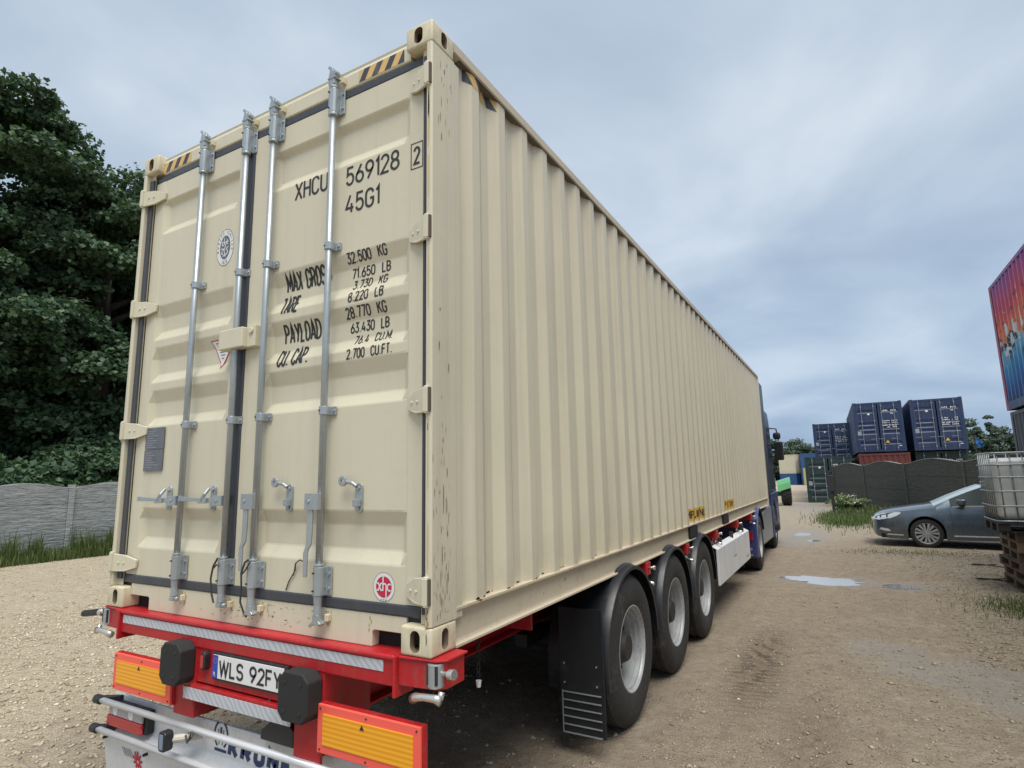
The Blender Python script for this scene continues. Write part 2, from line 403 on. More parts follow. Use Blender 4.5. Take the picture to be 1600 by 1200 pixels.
# corrugated side panels
PIT = .278
CORR = [(0, 0.), (.070, 0.), (.138, .036), (.208, .036), (.278, 0.)]
def corr(t):
    t = t % PIT
    for (a, da), (b, db) in zip(CORR, CORR[1:]):
        if t <= b: return da + (db - da) * (t - a) / (b - a)
    return 0.
Y0P, Y1P, YC = .236, CL - .236, .354
def side_depth(y): return .010 + (corr(y - YC) if y > YC - .0684 else .036)
def corr_breaks(a, b, off):
    ys = [a]
    k = math.floor((a - off) / PIT)
    while True:
        for t, _ in CORR[:-1]:
            y = off + k * PIT + t
            for dy in (-.003, .003):          # soft press bends
                if a + .01 < y + dy < b - .01: ys.append(y + dy)
        k += 1
        if off + k * PIT > b: break
    ys.append(b); return sorted(ys)
def side_panel(mirror):
    bm = B(); ys = corr_breaks(Y0P, Y1P, YC); rows = []
    for y in ys:
        x = -side_depth(y); x = -CW - x if mirror else x
        rows.append([bm.verts.new((x, y, z)) for z in (.155, .9, 1.7, 2.838)])
    for a, b in zip(rows, rows[1:]):
        for i in range(3): bm.faces.new((a[i], b[i], b[i + 1], a[i + 1]))
    return obj('side_panel', bm, M['beige_side'], cont)
sp_r = side_panel(False); sp_l = side_panel(True)
# rails
def xm(poly, mirror): return [((-CW - x) if mirror else x, z) for x, z in poly]
brail = [(-.004, .150), (0.0, .155), (0.0, .165), (-.062, .165), (-.062, 0.), (-.002, 0.), (-.002, .010), (-.026, .014), (-.030, .024), (-.030, .140), (-.026, .150)]
trail = [(-.066, 2.836), (-.004, 2.836), (.002, 2.842), (.002, 2.890), (-.006, 2.896), (-.066, 2.896)]
for mirror in (False, True):
    r_ = obj('bottom_rail', prism(B(), xm(brail, mirror), 'y', .179, CL - .179), M['beige_rail'], cont)
    obj('top_rail', prism(B(), xm(trail, mirror), 'y', .179, CL - .179), M['beige_rail'], cont)
    if not mirror:
        for a, b in ((4.60, 4.96), (6.62, 7.02)):
            obj('forklift_pocket', box(B(), -.028, -.0035, a, b, .018, .136), M['dark'], r_)
# roof, floor, front end
bm = B(); ys = [.12 + i * .1045 for i in range(115)]
for i in range(114):
    z = 2.872 if (i // 2) % 2 else 2.862
    box(bm, -CW + .066, -.066, ys[i], ys[i + 1], 2.85, z)
obj('roof_panel', bm, M['beige_side'], cont)
obj('floor_panel', box(B(), -CW + .062, -.062, .06, CL - .06, .10, .14), M['darksteel'], cont)
bm = B()
for i in range(29): box(bm, -CW + .062, -.062, .5 + i * .4, .54 + i * .4, .02, .099)
obj('floor_crossmember', bm, M['darksteel'], cont)
bm = B(); xs = corr_breaks(-CW + .03, -.03, -CW + .1); rows = [[bm.verts.new((x, CL - .01 - corr(x), z)) for z in (.14, 2.86)] for x in xs]
for a, b in zip(rows, rows[1:]): bm.faces.new((a[0], b[0], b[1], a[1]))
obj('front_wall', bm, M['beige_side'], cont)

# header and sill of the door end
HX0, HX1 = -2.190, -.130
hd = [(.030, 2.716), (.004, 2.722), (.000, 2.728), (.000, 2.80), (.010, 2.822), (.006, 2.836), (.08, 2.836), (.08, 2.716)]
header = obj('door_header', prism(B(), hd, 'x', HX0, HX1), M['beige'], cont, bevel=.002)
sill_poly = [(-2.190, .085), (-2.012, .085), (-2.002, .078), (-2.002, .014), (-.318, .014), (-.318, .072), (-.308, .083), (-.130, .083), (-.130, .150), (-2.190, .150)]
sill = obj('door_sill', prism(B(), sill_poly, 'y', .002, .05), M['beige'], cont, bevel=.003)
bm = B(); box(bm, -2.19, -2.004, .051, .058, .014, .10); box(bm, -.316, -.130, .051, .058, .014, .10)
obj('sill_pocket', bm, M['dark'], sill)
obj('frame_backing', box(B(), -CW + .05, -.05, .135, .145, .12, 2.84), M['dark'], cont)

# hazard stripes as film on header and side panels
def stripes(name, u0, u1, v0, v1, fn, parent, n, slant, off=.0012):
    bm = B(); du = (u1 - u0) / n
    for k in range(-1, n + 1):
        cols = []
        NU, NV = 10, 3
        for i in range(NU + 1):
            col = []
            for j in range(NV + 1):
                v = v0 + (v1 - v0) * j / NV
                u = u0 + du * (k + i / NU) + slant * (v - v0)
                u = min(max(u, u0), u1); col.append(bm.verts.new(fn(u, v, off)))
            cols.append(col)
        for a, b in zip(cols, cols[1:]):
            for j in range(NV):
                if (a[j].co - b[j].co).length < 1e-6 and (a[j + 1].co - b[j + 1].co).length < 1e-6: continue
                f = bm.faces.new((a[j], b[j], b[j + 1], a[j + 1])); f.material_index = k % 2
    bmesh.ops.remove_doubles(bm, verts=bm.verts, dist=1e-6)
    return obj(name, bm, [M['tapeblack'], M['tapeyellow']], parent)
hfn = lambda u, v, o: (u, -o, v)
stripes('hazard_stripe', -.468, -.170, 2.732, 2.798, hfn, header, 7, .55)
stripes('hazard_stripe', -2.265, -1.90, 2.732, 2.798, hfn, header, 8, .55)
sfn = lambda u, v, o: (-side_depth(u) + o, u, v)
stripes('hazard_stripe', .30, .62, 2.768, 2.832, sfn, sp_r, 5, -.7)
obj('rail_underside_shade', box(B(), -.062, -.006, .24, CL - .24, 2.8325, 2.8355), M['railshade'], cont)  # thin dark strip, paints the shade of the corrugation troughs under the rail

# doors ------------------------------------------------------
TR = [(2.530, 2.300, .030, .050), (1.822, 1.600, .075, .055), (1.552, 1.330, .075, .055), (1.282, 1.062, .075, .055), (.582, .352, .065, .060)]
DZ0, DZ1 = .198, 2.672
def trough(z):
    for zt, zb, st, sb in TR:
        if zb <= z <= zt: return max(0., min(1., (zt - z) / st, (z - zb) / sb))
    return 0.
DOORS = {'r': (-1.262, -.0485, -1.100, -.132), 'l': (-2.262, -1.325, -2.165, -1.400)}   # outer x0,x1; panel x0,x1
def door_y(x, z):
    for x0, x1, p0, p1 in DOORS.values():
        if x0 - .01 <= x <= x1 + .01:
            if x < p0 or x > p1: return 0.
            e = min(1., (x - p0) / .038, (p1 - x) / .038)
            return .004 + .027 * min(trough(z), e)
    return 0.
dfn = lambda u, v, o: (u, door_y(u, v) - o, v)
def make_door(key, label):
    x0, x1, p0, p1 = DOORS[key]
    # frame: two stiles proud of the panel, top and bottom flats
    zs = {.26, 2.60}
    for zt, zb, st, sb in TR:
        for z in (zt, zt - st, zb + sb, zb):
            zs |= {z - .004, z + .004}
    zs = sorted([DZ0] + [z for z in zs] + [DZ1])
    xs = [p0, p0 + .036, p0 + .042, (p0 + p1) / 2, p1 - .042, p1 - .036, p1]
    bm = B()
    g = [[bm.verts.new((x, .004 + .027 * min(trough(z), max(0, min(1, (x - p0) / .038, (p1 - x) / .038))), z)) for z in zs] for x in xs]
    for a, b in zip(g, g[1:]):
        for j in range(len(zs) - 1): bm.faces.new((a[j], b[j], b[j + 1], a[j + 1]))
    d = obj('door', bm, M['beige'], cont, label=label)
    bm = B(); box(bm, x0, p0, 0, .045, DZ0, DZ1); box(bm, p1, x1, 0, .045, DZ0, DZ1)
    obj('door_frame', bm, M['beige'], d, bevel=.004)
    return d
door_r = make_door('r', 'right rear door with the black stencilled container number')
door_l = make_door('l', 'left rear door with a grey data plate')
# rubber gaskets
def gask(x0, x1, z0, z1, y=-.004, name='door_gasket', parent=None):
    return obj(name, box(B(), x0, x1, y, .04, z0, z1), M['gasket'], parent or door_l, bevel=.006)
gask(-2.262, -.052, .152, .1975); gask(-2.262, -.052, 2.673, 2.7145, .002)
gask(-1.3245, -1.2625, .199, 2.671, -.006)


# hinges
def hinge(side, z, parent):
    bm = B(); s = -1 if side == 'r' else 1; e = 0 if side == 'r' else -CW
    X = lambda t: e + s * t
    blade = [(X(.037), z - .052), (X(.10), z - .050), (X(.158), z - .030), (X(.160), z + .022), (X(.10), z + .052), (X(.037), z + .060)]
    if side == 'l': blade = [(X(.037), z - .052), (X(.13), z - .050), (X(.215), z - .028), (X(.220), z + .018), (X(.13), z + .044), (X(.037), z + .052)]
    prism(bm, blade, 'y', -.010, .0435)
    for v in bm.verts:
        v.co.y = (.014 if v.co.y > 0 else 0.) - .006 + .038 * max(0, (abs(v.co.x - e) - .05)) / (.17 if side == 'l' else .11)
    tube(bm, [(X(.024), -.004, z - .056), (X(.024), -.004, z + .064)], .0135, 12)
    box(bm, *sorted((X(.012), X(.038))), -.018, .001, z - .050, z + .058)
    for t in (.085, .125):
        yf = -.006 + .038 * (t - .05) / (.17 if side == 'l' else .11); tube(bm, [(X(t), yf - .004, z), (X(t), yf + .002, z)], .007, 8)
    obj('hinge', bm, M['beige'], parent, bevel=.003)
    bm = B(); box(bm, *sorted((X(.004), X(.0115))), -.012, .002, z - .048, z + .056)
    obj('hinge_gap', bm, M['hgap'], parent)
for z in (2.605, 1.838, 1.050, .255):
    hinge('r', z, door_r); hinge('l', z, door_l)

# locking gear
RODS = [(-1.706, door_l), (-1.303, door_l), (-1.072, door_r), (-.612, door_r)]
RY = -.034
def half_housing(bm, x, z0, z1, w=.025, fl=.054):
    pts = [(x - w, -.0006), (x - w, RY)] + [(x + w * math.cos(R(a)), RY + w * math.sin(R(a))) for a in (200, 230, 270, 310, 340)] + [(x + w, RY), (x + w, -.008), (x + fl, -.008), (x + fl, -.0006)]
    prism(bm, pts, 'z', z0, z1)
for i, (x, d) in enumerate(RODS):
    bm = B(); tube(bm, [(x, RY, .10), (x, RY, 2.80)], .0168, 16)
    rod = obj('locking_bar', bm, M['galv'], d, smooth=True)
    # top keeper housing + cam
    bm = B(); half_housing(bm, x, 2.588, 2.725); obj('bar_bracket', bm, M['galv'], rod, bevel=.003)
    bm = B()
    tube(bm, [(x, RY, 2.573), (x, RY, 2.587)], .026, 14); tube(bm, [(x, RY, 2.727), (x, RY, 2.745)], .024, 14)
    cam_ = [(x - .022, 2.745), (x + .022, 2.745), (x + .020, 2.79), (x + .034, 2.803), (x + .030, 2.82), (x + .008, 2.822), (x + .004, 2.842), (x - .020, 2.862), (x - .030, 2.85), (x - .014, 2.83), (x - .024, 2.79)]
    prism(bm, cam_, 'y', RY - .020, RY + .016)
    box(bm, x - .026, x + .03, RY - .024, RY + .02, 2.776, 2.786)
    obj('locking_cam', bm, M['galv'], rod, bevel=.004)
    # bottom housing + cam
    bm = B(); half_housing(bm, x, .205, .332); obj('bar_bracket', bm, M['galv'], rod, bevel=.003)
    bm = B()
    tube(bm, [(x, RY, .333), (x, RY, .345)], .023, 14)
    tube(bm, [(x, RY, .205), (x, RY, .165), (x, RY, .12)], [.021, .018, .020], 12)
    if i < 2:
        tube(bm, [(x - .028, RY, .113), (x + .030, RY + .004, .104)], .013, 10); box(bm, x - .012, x + .016, RY - .022, RY + .02, .098, .118)
    else:
        cm = [(x - .016, .125), (x + .018, .125), (x + .022, .10), (x + .036, .088), (x + .024, .078), (x - .006, .082), (x - .040, .070), (x - .036, .082), (x - .016, .098)]
        prism(bm, cm, 'y', RY - .018, RY + .018)
    obj('locking_cam', bm, M['galv'], rod, bevel=.003)
    bm = B()
    for zz in (2.62, 2.70, .235, .30): tube(bm, [(x + .041, -.016, zz), (x + .041, -.0075, zz)], .008, 8)
    obj('bracket_bolt', bm, M['galv'], rod)
    # cam keeper on the sill / header
    bm = B(); box(bm, x + .030, x + .052, -.022, .001, .095, .125); box(bm, x - .052, x - .036, -.018, .001, .095, .122)
    box(bm, x + .036, x + .056, -.024, -.0005, 2.755, 2.79)
    obj('cam_keeper', bm, M['beige_cast'], rod, bevel=.003)
    # guides
    for z in (1.868, 1.046):
        bm = B(); half_housing(bm, x, z - .020, z + .020, .023, .052)
        tube(bm, [(x + .040, -.014, z), (x + .040, -.007, z)], .008, 8)
        obj('bar_guide', bm, M['galv'], rod, bevel=.002)
    # dark pins seen on brackets
    bm = B()
    for z in (2.612, 2.700, .228, .305, 1.866, 1.046):
        tube(bm, [(x - .008, RY - .0305 if z not in (1.866, 1.046) else RY - .0245, z), (x - .008, RY - .02, z)], .0042, 8)
    obj('rivet', bm, M['ink'], rod)
# handles on the right door, hanging down
for x, rod in ((-1.072, 2), (-.612, 3)):
    pr = [o for o in door_r.children if o.name.startswith('locking_bar')][rod - 2]
    bm = B(); hx = x - .046
    box(bm, hx - .030, x + .012, RY - .032, RY - .006, .585, .662)
    lever = [(hx - .016, .595), (hx + .020, .595), (hx + .020, .49), (hx + .016, .43), (hx - .004, .402), (hx - .008, .285), (hx - .030, .285), (hx - .034, .39), (hx - .018, .425), (hx - .016, .48)]
    prism(bm, lever, 'y', RY - .026, RY - .018)
    tube(bm, [(hx - .004, RY - .036, .624), (hx - .004, RY - .031, .624)], .010, 10)
    obj('door_handle', bm, M['galv'], pr, bevel=.003)
# handles on the left door, lying level to the left in their catches
for x, rod in ((-1.706, 0), (-1.303, 1)):
    pr = [o for o in door_l.children if o.name.startswith('locking_bar')][rod]
    bm = B()
    box(bm, x - .095, x - .016, RY - .022, RY - .004, .600, .652)
    lever = [(x - .09, .612), (x - .09, .642), (x - .24, .640), (x - .40, .650), (x - .405, .622), (x - .24, .622)]
    prism(bm, lever, 'y', RY - .017, RY - .009)
    tube(bm, [(x - .06, RY - .026, .626), (x - .06, RY - .022, .626)], .009, 10)
    obj('door_handle', bm, M['galv'], pr, bevel=.003)
def catch(x, d, hook):
    bm = B(); n = 8
    pl = [(x + .022 * math.cos(R(a)), .682 + .022 * math.sin(R(a))) for a in range(0, 181, 30)] + [(x + .022 * math.cos(R(a)), .592 + .022 * math.sin(R(a))) for a in range(180, 361, 30)]
    prism(bm, pl, 'y', -.006, .0035)
    for z in (.682, .592): tube(bm, [(x, -.014, z), (x, -.005, z)], .010, 8)
    if hook:   # catch swung open to the left
        tube(bm, [(x, -.02, .69), (x - .02, -.028, .705), (x - .055, -.03, .712)], [.010, .009, .010], 8)
        lathe(bm, [(-.040, .010), (-.040, .024), (-.026, .024), (-.026, .010), (-.040, .010)], 'y', (x - .072, 0, .714), 14)
        box(bm, x - .016, x + .016, -.03, -.004, .600, .632)
    else:
        tube(bm, [(x, -.03, .69), (x, -.055, .66), (x - .02, -.06, .63)], .010, 8)
        box(bm, x - .05, x + .02, -.062, -.052, .612, .640)
    obj('handle_catch', bm, M['galv'], d, bevel=.002)
catch(-.862, door_r, True); catch(-.405, door_r, True); catch(-1.868, door_l, False); catch(-1.462, door_l, False)
# cable seals
bm = B()
tube(bm, [(-1.303, -.066, .34), (-1.33, -.07, .30), (-1.345, -.07, .24), (-1.34, -.066, .17), (-1.325, -.06, .12)], .005, 6)
tube(bm, [(-1.343, -.067, .28), (-1.30, -.072, .31), (-1.285, -.066, .30)], .004, 6)
obj('seal_cable', bm, M['cable'], door_l)
bm = B()
tube(bm, [(-1.06, -.068, .345), (-1.085, -.07, .33), (-1.108, -.07, .28), (-1.105, -.068, .22), (-1.115, -.062, .14), (-1.10, -.05, .09), (-1.085, -.045, .07)], .005, 6)
tube(bm, [(-1.108, -.069, .27), (-1.07, -.072, .30), (-1.045, -.07, .335)], .004, 6)
obj('seal_cable', bm, M['cable'], door_r)
# loose wire hanging from the lower part of the right door
bm = B(); tube(bm, [(-.735, -.012, .345), (-.76, -.016, .352), (-.79, -.012, .335), (-.80, -.006, .30), (-.845, -.003, .245), (-.862, -.003, .205)], .003, 6)
tube(bm, [(-.80, -.006, .335), (-.808, -.004, .30), (-.812, -.004, .275)], .0018, 5)
obj('loose_wire', bm, M['cable'], door_r)
# padlock cover box across the door gap
bm = B(); box(bm, -1.405, -1.205, -.068, -.0065, 1.430, 1.540); obj('lock_box', bm, M['beige'], door_r, bevel=.006)
bm = B(); box(bm, -1.2045, -1.135, -.040, -.0005, 1.430, 1.546); tube(bm, [(-1.165, -.05, 1.515), (-1.165, -.041, 1.515)], .017, 12)
obj('lock_box_bracket', bm, M['beige'], door_r, bevel=.004)

# lettering -------------------------------------------------
bm = B()
text(bm, 'XHCU', -.922, -.672, 2.200, .108, dfn, .12)
text(bm, '569128', -.545, -.196, 2.180, .104, dfn, .12)
text(bm, '2', -.109, -.068, 2.166, .092, dfn, .13)
for q in (((-.122, 2.148), (-.122, 2.276)), ((-.054, 2.148), (-.054, 2.276)), ((-.122, 2.148), (-.054, 2.148)), ((-.122, 2.276), (-.054, 2.276))):
    stroke(bm, [(q[0][0] , q[0][1]), q[1]], .005, dfn, .0012, 0, .1)
text(bm, '45G1', -.545, -.318, 2.030, .104, dfn, .12)
text(bm, 'MAX GROSS', -.982, -.650, 1.704, .104, dfn, .12)
text(bm, 'TARE', -1.005, -.868, 1.582, .098, dfn, .13, .02)
text(bm, 'PAYLOAD', -.982, -.712, 1.424, .104, dfn, .12)
text(bm, 'CU. CAP.', -1.010, -.778, 1.302, .094, dfn, .13, .02)
text(bm, '32.500  KG', -.534, -.274, 1.770, .056, dfn, .14)
text(bm, '71.650  LB', -.512, -.262, 1.693, .054, dfn, .14)
text(bm, '3.730  KG', -.503, -.282, 1.636, .046, dfn, .14, .12)
text(bm, '8.220  LB', -.512, -.284, 1.568, .054, dfn, .14)
text(bm, '28.770  KG', -.534, -.274, 1.490, .056, dfn, .14)
text(bm, '63.430  LB', -.514, -.266, 1.418, .054, dfn, .14)
text(bm, '76.4  CU.M.', -.482, -.240, 1.358, .045, dfn, .14, .12)
text(bm, '2.700  CU.FT.', -.512, -.226, 1.286, .052, dfn, .14)
obj('lettering', bm, M['ink'], door_r)

def disc(bm, cx, cz, rx, rz, fn, off, mi, n=36, r0=0., a0=0, a1=360):
    ps = [(cx + rx * math.cos(R(a0 + (a1 - a0) * k / n)), cz + rz * math.sin(R(a0 + (a1 - a0) * k / n))) for k in range(n + 1)]
    if r0: qs = [(cx + rx * r0 * math.cos(R(a0 + (a1 - a0) * k / n)), cz + rz * r0 * math.sin(R(a0 + (a1 - a0) * k / n))) for k in range(n + 1)]
    else: qs = [(cx, cz)] * (n + 1)
    for k in range(n):
        if r0: f = bm.faces.new([bm.verts.new(fn(*p, off)) for p in (ps[k], ps[k + 1], qs[k + 1], qs[k])])
        else: f = bm.faces.new([bm.verts.new(fn(*p, off)) for p in (ps[k], ps[k + 1], qs[k])])
        f.material_index = mi
def ringtext(bm, s, cx, cz, r, hgt, fn, a_start, a_end, mi, sw=.16, inward=False):
    n = len(s)
    for i, c in enumerate(s):
        a = R(a_start + (a_end - a_start) * (i + .5) / n); w, st = G[c]
        up = Vector((math.cos(a), math.sin(a))) * (-1 if inward else 1); rt = Vector((up.y, -up.x))
        o = Vector((cx, cz)) + Vector((math.cos(a), math.sin(a))) * r
        for k, q in enumerate(st):
            pts = [tuple(o + rt * (u - w / 2) * hgt + up * (v - .5) * hgt) for u, v in q]
            stroke(bm, pts, sw * hgt, fn, .0022 + .0001 * k, mi, .05)
# round class emblem on the left door
bm = B(); ex, ez = -1.500, 2.070
disc(bm, ex, ez, .078, .112, dfn, .0010, 0); disc(bm, ex, ez, .0785, .1125, dfn, .0012, 1, r0=.965); disc(bm, ex, ez, .047, .073, dfn, .0016, 1)
def efn(u, v, o): return dfn(ex + (u - ex) * .70, v, o)
ringtext(bm, 'BUREAU', ex, ez, .092, .018, efn, 200, 100, 1); ringtext(bm, 'VERITAS', ex, ez, .092, .018, efn, 85, -20, 1); ringtext(bm, '1828', ex, ez, .092, .018, efn, 245, 295, 1, inward=True)
for pts in ([(-.005, .055), (-.012, .03), (.004, .01), (-.006, -.02), (.006, -.055)], [(-.03, .04), (-.026, .015), (-.01, .012)], [(.018, .045), (.012, .02), (.026, .018)],
            [(-.034, -.005), (-.012, -.008), (-.03, -.03), (-.014, -.04)], [(.03, .0), (.012, -.008), (.028, -.03), (.014, -.045)], [(-.02, .028), (.03, .032)], [(-.018, -.05), (.02, -.038)]):
    stroke(bm, [(ex + u, ez + v * 1.05) for u, v in pts], .006, dfn, .0021 + .0001 * len(pts), 0, .03)
obj('round_emblem', bm, [M['white'], M['greyplate']], door_l)
# triangular approval label
bm = B(); T = [(-1.596, 1.524), (-1.392, 1.524), (-1.494, 1.352)]
tc_ = (sum(p[0] for p in T) / 3, sum(p[1] for p in T) / 3)
def tri(k, off, mi):
    V = [(tc_[0] + (p[0] - tc_[0]) * k, tc_[1] + (p[1] - tc_[1]) * k) for p in T]; N = 10
    def pt(i, j): return tuple(V[0][c] + (V[1][c] - V[0][c]) * i / N + (V[2][c] - V[0][c]) * j / N for c in (0, 1))
    for i in range(N):
        for j in range(N - i):
            q = [pt(i, j), pt(i + 1, j), pt(i, j + 1)]; f = bm.faces.new([bm.verts.new(dfn(*p, off)) for p in q]); f.material_index = mi
            if i + j < N - 1: q = [pt(i + 1, j), pt(i + 1, j + 1), pt(i, j + 1)]; f = bm.faces.new([bm.verts.new(dfn(*p, off)) for p in q]); f.material_index = mi
tri(1., .002, 1); tri(.88, .0035, 0)
for k, (zz, hw) in enumerate(((1.503, .055), (1.487, .046), (1.470, .038), (1.452, .028), (1.434, .018), (1.415, .010))):
    stroke(bm, [(-1.494 - hw, zz), (-1.494 + hw, zz)], .006, dfn, .0045, 2, .02)
obj('triangle_label', bm, [M['white'], M['redprint'], M['greyplate']], door_l)
# data plate
bm = B(); box(bm, -2.150, -1.960, -.006, -.001, .925, 1.052); box(bm, -2.152, -1.962, -.006, -.001, .796, .921)
for zz in [1.03 - .014 * i for i in range(8)] + [.90 - .014 * i for i in range(7)]:
    box(bm, -2.135, -2.135 + .06 + .09 * random.random(), -.0068, -.0062, zz, zz + .004, 1)
obj('data_plate', bm, [M['greyplate'], plain('engraved_grey', (.28, .29, .31), .5)], door_l)
# round leasing sticker with the letters xhc
bm = B(); cx, cz = -.256, .262
disc(bm, cx, cz, .060, .060, dfn, .0010, 0); disc(bm, cx, cz, .0605, .0605, dfn, .0013, 2, r0=.97); disc(bm, cx, cz, .044, .044, dfn, .0016, 1)
ws = .0062
for k, pts in enumerate(([(-.040, .014), (-.030, .014), (-.016, -.014), (-.008, -.014)], [(-.040, -.014), (-.030, -.014), (-.016, .014), (-.008, .014)],
            [(-.004, .052), (-.004, -.016)], [(-.004, .008)] + arc(.006, .004, .008, .010, 120, 0, 6) + [(.014, -.052)],
            arc(.032, 0, .011, .014, 50, 310, 10))):
    stroke(bm, [(cx + u, cz + v) for u, v in pts], ws, dfn, .0020 + .0002 * k, 0, .03)
for u in (-.012, 0, .012): disc(bm, cx + u, cz - .0525, .003, .003, dfn, .0032, 2, 8)
obj('round_sticker', bm, [M['white'], M['redprint'], M['greyplate']], door_r)
# yellow side stickers, following the corrugation
bm = B()
def sticker(y0, y1, z0, z1):
    ys = [y for y in corr_breaks(y0 - .02, y1 + .02, YC) if y0 < y < y1]; ys = [y0] + ys + [y1]
    for a, b in zip(ys, ys[1:]):
        f = bm.faces.new([bm.verts.new((-side_depth(y) + .0012, y, z)) for y, z in ((a, z0), (b, z0), (b, z1), (a, z1))]); f.material_index = 0
sticker(4.60, 5.50, .195, .325); sticker(6.80, 7.60, .195, .325)
sfn2 = lambda u, v, o: (-side_depth(u) + .0012 + o, u, v)
text(bm, 'EMPTY LIFT ONLY', 4.63, 5.47, .215, .09, sfn2, .17, 0, .17, 1, .02)
text(bm, 'EMPTY LIFT ONLY', 6.83, 7.57, .215, .09, sfn2, .17, 0, .17, 1, .02)
obj('lift_sticker', bm, [M['orange'], M['ink']], sp_r)
# scuffs, rust runs and scratches with shapes of their own on post, casting and sill
bm = B(); rs = random.Random(3)
def scuff(fn, u, v, w, hh, mi, off=.0013):
    n = 9; P = []
    for k in range(n):
        a = 2 * math.pi * k / n; rr = .55 + .6 * rs.random(); P.append((u + w * rr * math.cos(a), v + hh * rr * math.sin(a)))
    f = bm.faces.new([bm.verts.new(fn(*p, off)) for p in P]); f.material_index = mi
pside = lambda u, v, o: (-.001 + o - (.005 if u > .185 else 0), u, v)
pface = lambda u, v, o: (u, -o, v)
for i in range(60):
    z = .14 + abs(rs.gauss(0, .42)); u = rs.choice((.02, .05, .06, .07, .10, .12)) + rs.gauss(0, .012)
    if z < 2.2 and .006 < u < .178: scuff(pside, u, z, rs.uniform(.0008, .0028), rs.uniform(.004, .030), rs.choice((0, 0, 1)))
for u, z, w, hh, mi in ((.055, 1.30, .005, .028, 2), (.125, 1.21, .004, .024, 2), (.06, 1.47, .004, .012, 0), (.085, .62, .003, .07, 0), (.105, .60, .003, .05, 0), (.075, .40, .003, .06, 0), (.065, .30, .002, .05, 0)):
    scuff(pside, u, z, w, hh, mi, .0016)
for z in np.linspace(.12, .24, 14): scuff(pface, -.021 + rs.gauss(0, .003), z, .004, .010, 1)
scuff(pface, -.026, .165, .004, .02, 0, .0018); scuff(pface, -.024, .075, .004, .035, 0, -.0 + .0018)
for zc_, ll, ww in ((2.36, .20, .006), (2.10, .14, .004), (2.46, .08, .007), (1.62, .18, .003), (.95, .03, .004), (.80, .16, .003), (.44, .12, .004)): scuff(pface, -.020, zc_, ww, ll, 3)
for i in range(16): scuff(pside, rs.uniform(.02, .17), rs.uniform(2.30, 2.74), .002, rs.uniform(.01, .03), rs.choice((0, 1)), .0016)
obj('scuff_marks', bm, [plain('dark_scuff', (.20, .17, .12), .7), plain('rust_stain', (.50, .30, .12), .8), plain('teal_scrape', (.18, .27, .25), .6), plain('ochre_run', (.60, .48, .25), .7)], cont)
bm = B()
for i in range(60):
    u = -1.0 + rs.gauss(0, .22); z = .04 + .10 * rs.random()
    if -1.9 < u < -.35: scuff(lambda a, b, o: (a, .002 - o, b), u, z, rs.uniform(.002, .012), rs.uniform(.0008, .0025), rs.choice((0, 0, 1)))
for u in (-1.69, -1.66, -1.29, -1.27, -1.03, -1.04, -.99, -.585, -.57, -2.2, -.33):
    for z in (.13, .115, .10, .08): scuff(lambda a, b, o: (a, .002 - o, b), u + rs.gauss(0, .006), z, .004, .010, 1)
obj('sill_stains', bm, [plain('dark_scrape', (.10, .08, .06), .7), plain('brown_run', (.46, .33, .18), .8)], sill)
# the door end stands back from the corner castings: set doors, header and sill 45 mm in
KD, DY = 1.0227, .045
def set_back(o):
    if o.name.split('.')[0] in ('hinge', 'hinge_gap'): return
    if o.data.users == 1:
        n = len(o.data.vertices); c = np.empty(n * 3, np.float32); o.data.vertices.foreach_get('co', c); c = c.reshape(-1, 3)
        c[:, 0] = 1.5108 + (c[:, 0] - 1.5108) * KD; c[:, 2] = .7146 + (c[:, 2] - .7146) * KD; c[:, 1] += DY
        o.data.vertices.foreach_set('co', c.ravel()); o.data.update()
    for ch_ in o.children: set_back(ch_)
for o_ in (door_l, door_r, header, sill): set_back(o_)
obj('side_gasket', box(B(), -2.394, -2.351, .024, .035, .16, 2.74), M['gasket'], cont)
obj('side_gasket', box(B(), -.0735, -.060, .030, .0355, .16, 2.74), M['gasket'], cont)
# flaked weld line above the right bottom rail
bm = B()
for i in range(260):
    y = .26 + 5.6 * rs.random() ** 1.6; x = -side_depth(y) + .0012; hh = rs.uniform(.002, .012)
    w = rs.uniform(.006, .035); m_ = rs.choice((0, 1, 1))
    if side_depth(y) != side_depth(y + .004): continue
    f = bm.faces.new([bm.verts.new(p) for p in ((x, y - w / 2, .166), (x, y + w / 2, .166), (x, y + w / 3, .168 + hh), (x, y - w / 4, .168 + hh * rs.random()))]); f.material_index = m_
obj('flaked_paint', bm, [plain('flake_dark', (.30, .21, .13), .8), plain('flake_light', (.72, .66, .50), .6)], sp_r)
# ============================================================ THE SEMI-TRAILER (local z: 0 = container underside)
TX = -CW / 2
trl = thing('semi_trailer', 'red three-axle skeletal semi-trailer with black mudguards carrying the cream container', 'semi-trailer', (TX, 4.5, 0), (0, 0, ZB))
# main chassis
bm = B()
for sx in (-1, 1):
    x = TX + sx * .48
    box(bm, x - .07, x + .07, .25, 9.6, -.06, -.045); box(bm, x - .07, x + .07, .25, 9.6, -.40, -.385); box(bm, x - .006, x + .006, .25, 9.6, -.384, -.061)
    box(bm, x - .07, x + .07, 9.601, 12.0, -.06, -.045); box(bm, x - .07, x + .07, 9.601, 12.0, -.20, -.185); box(bm, x - .006, x + .006, 9.601, 12.0, -.184, -.061)
for y in (.5, 1.6, 2.9, 4.3, 5.9, 7.4, 8.9, 10.4, 11.7):
    box(bm, TX - .472, TX + .472, y - .05, y + .05, -.18, -.07)
obj('chassis_frame', bm, M['red'], trl, bevel=.004)
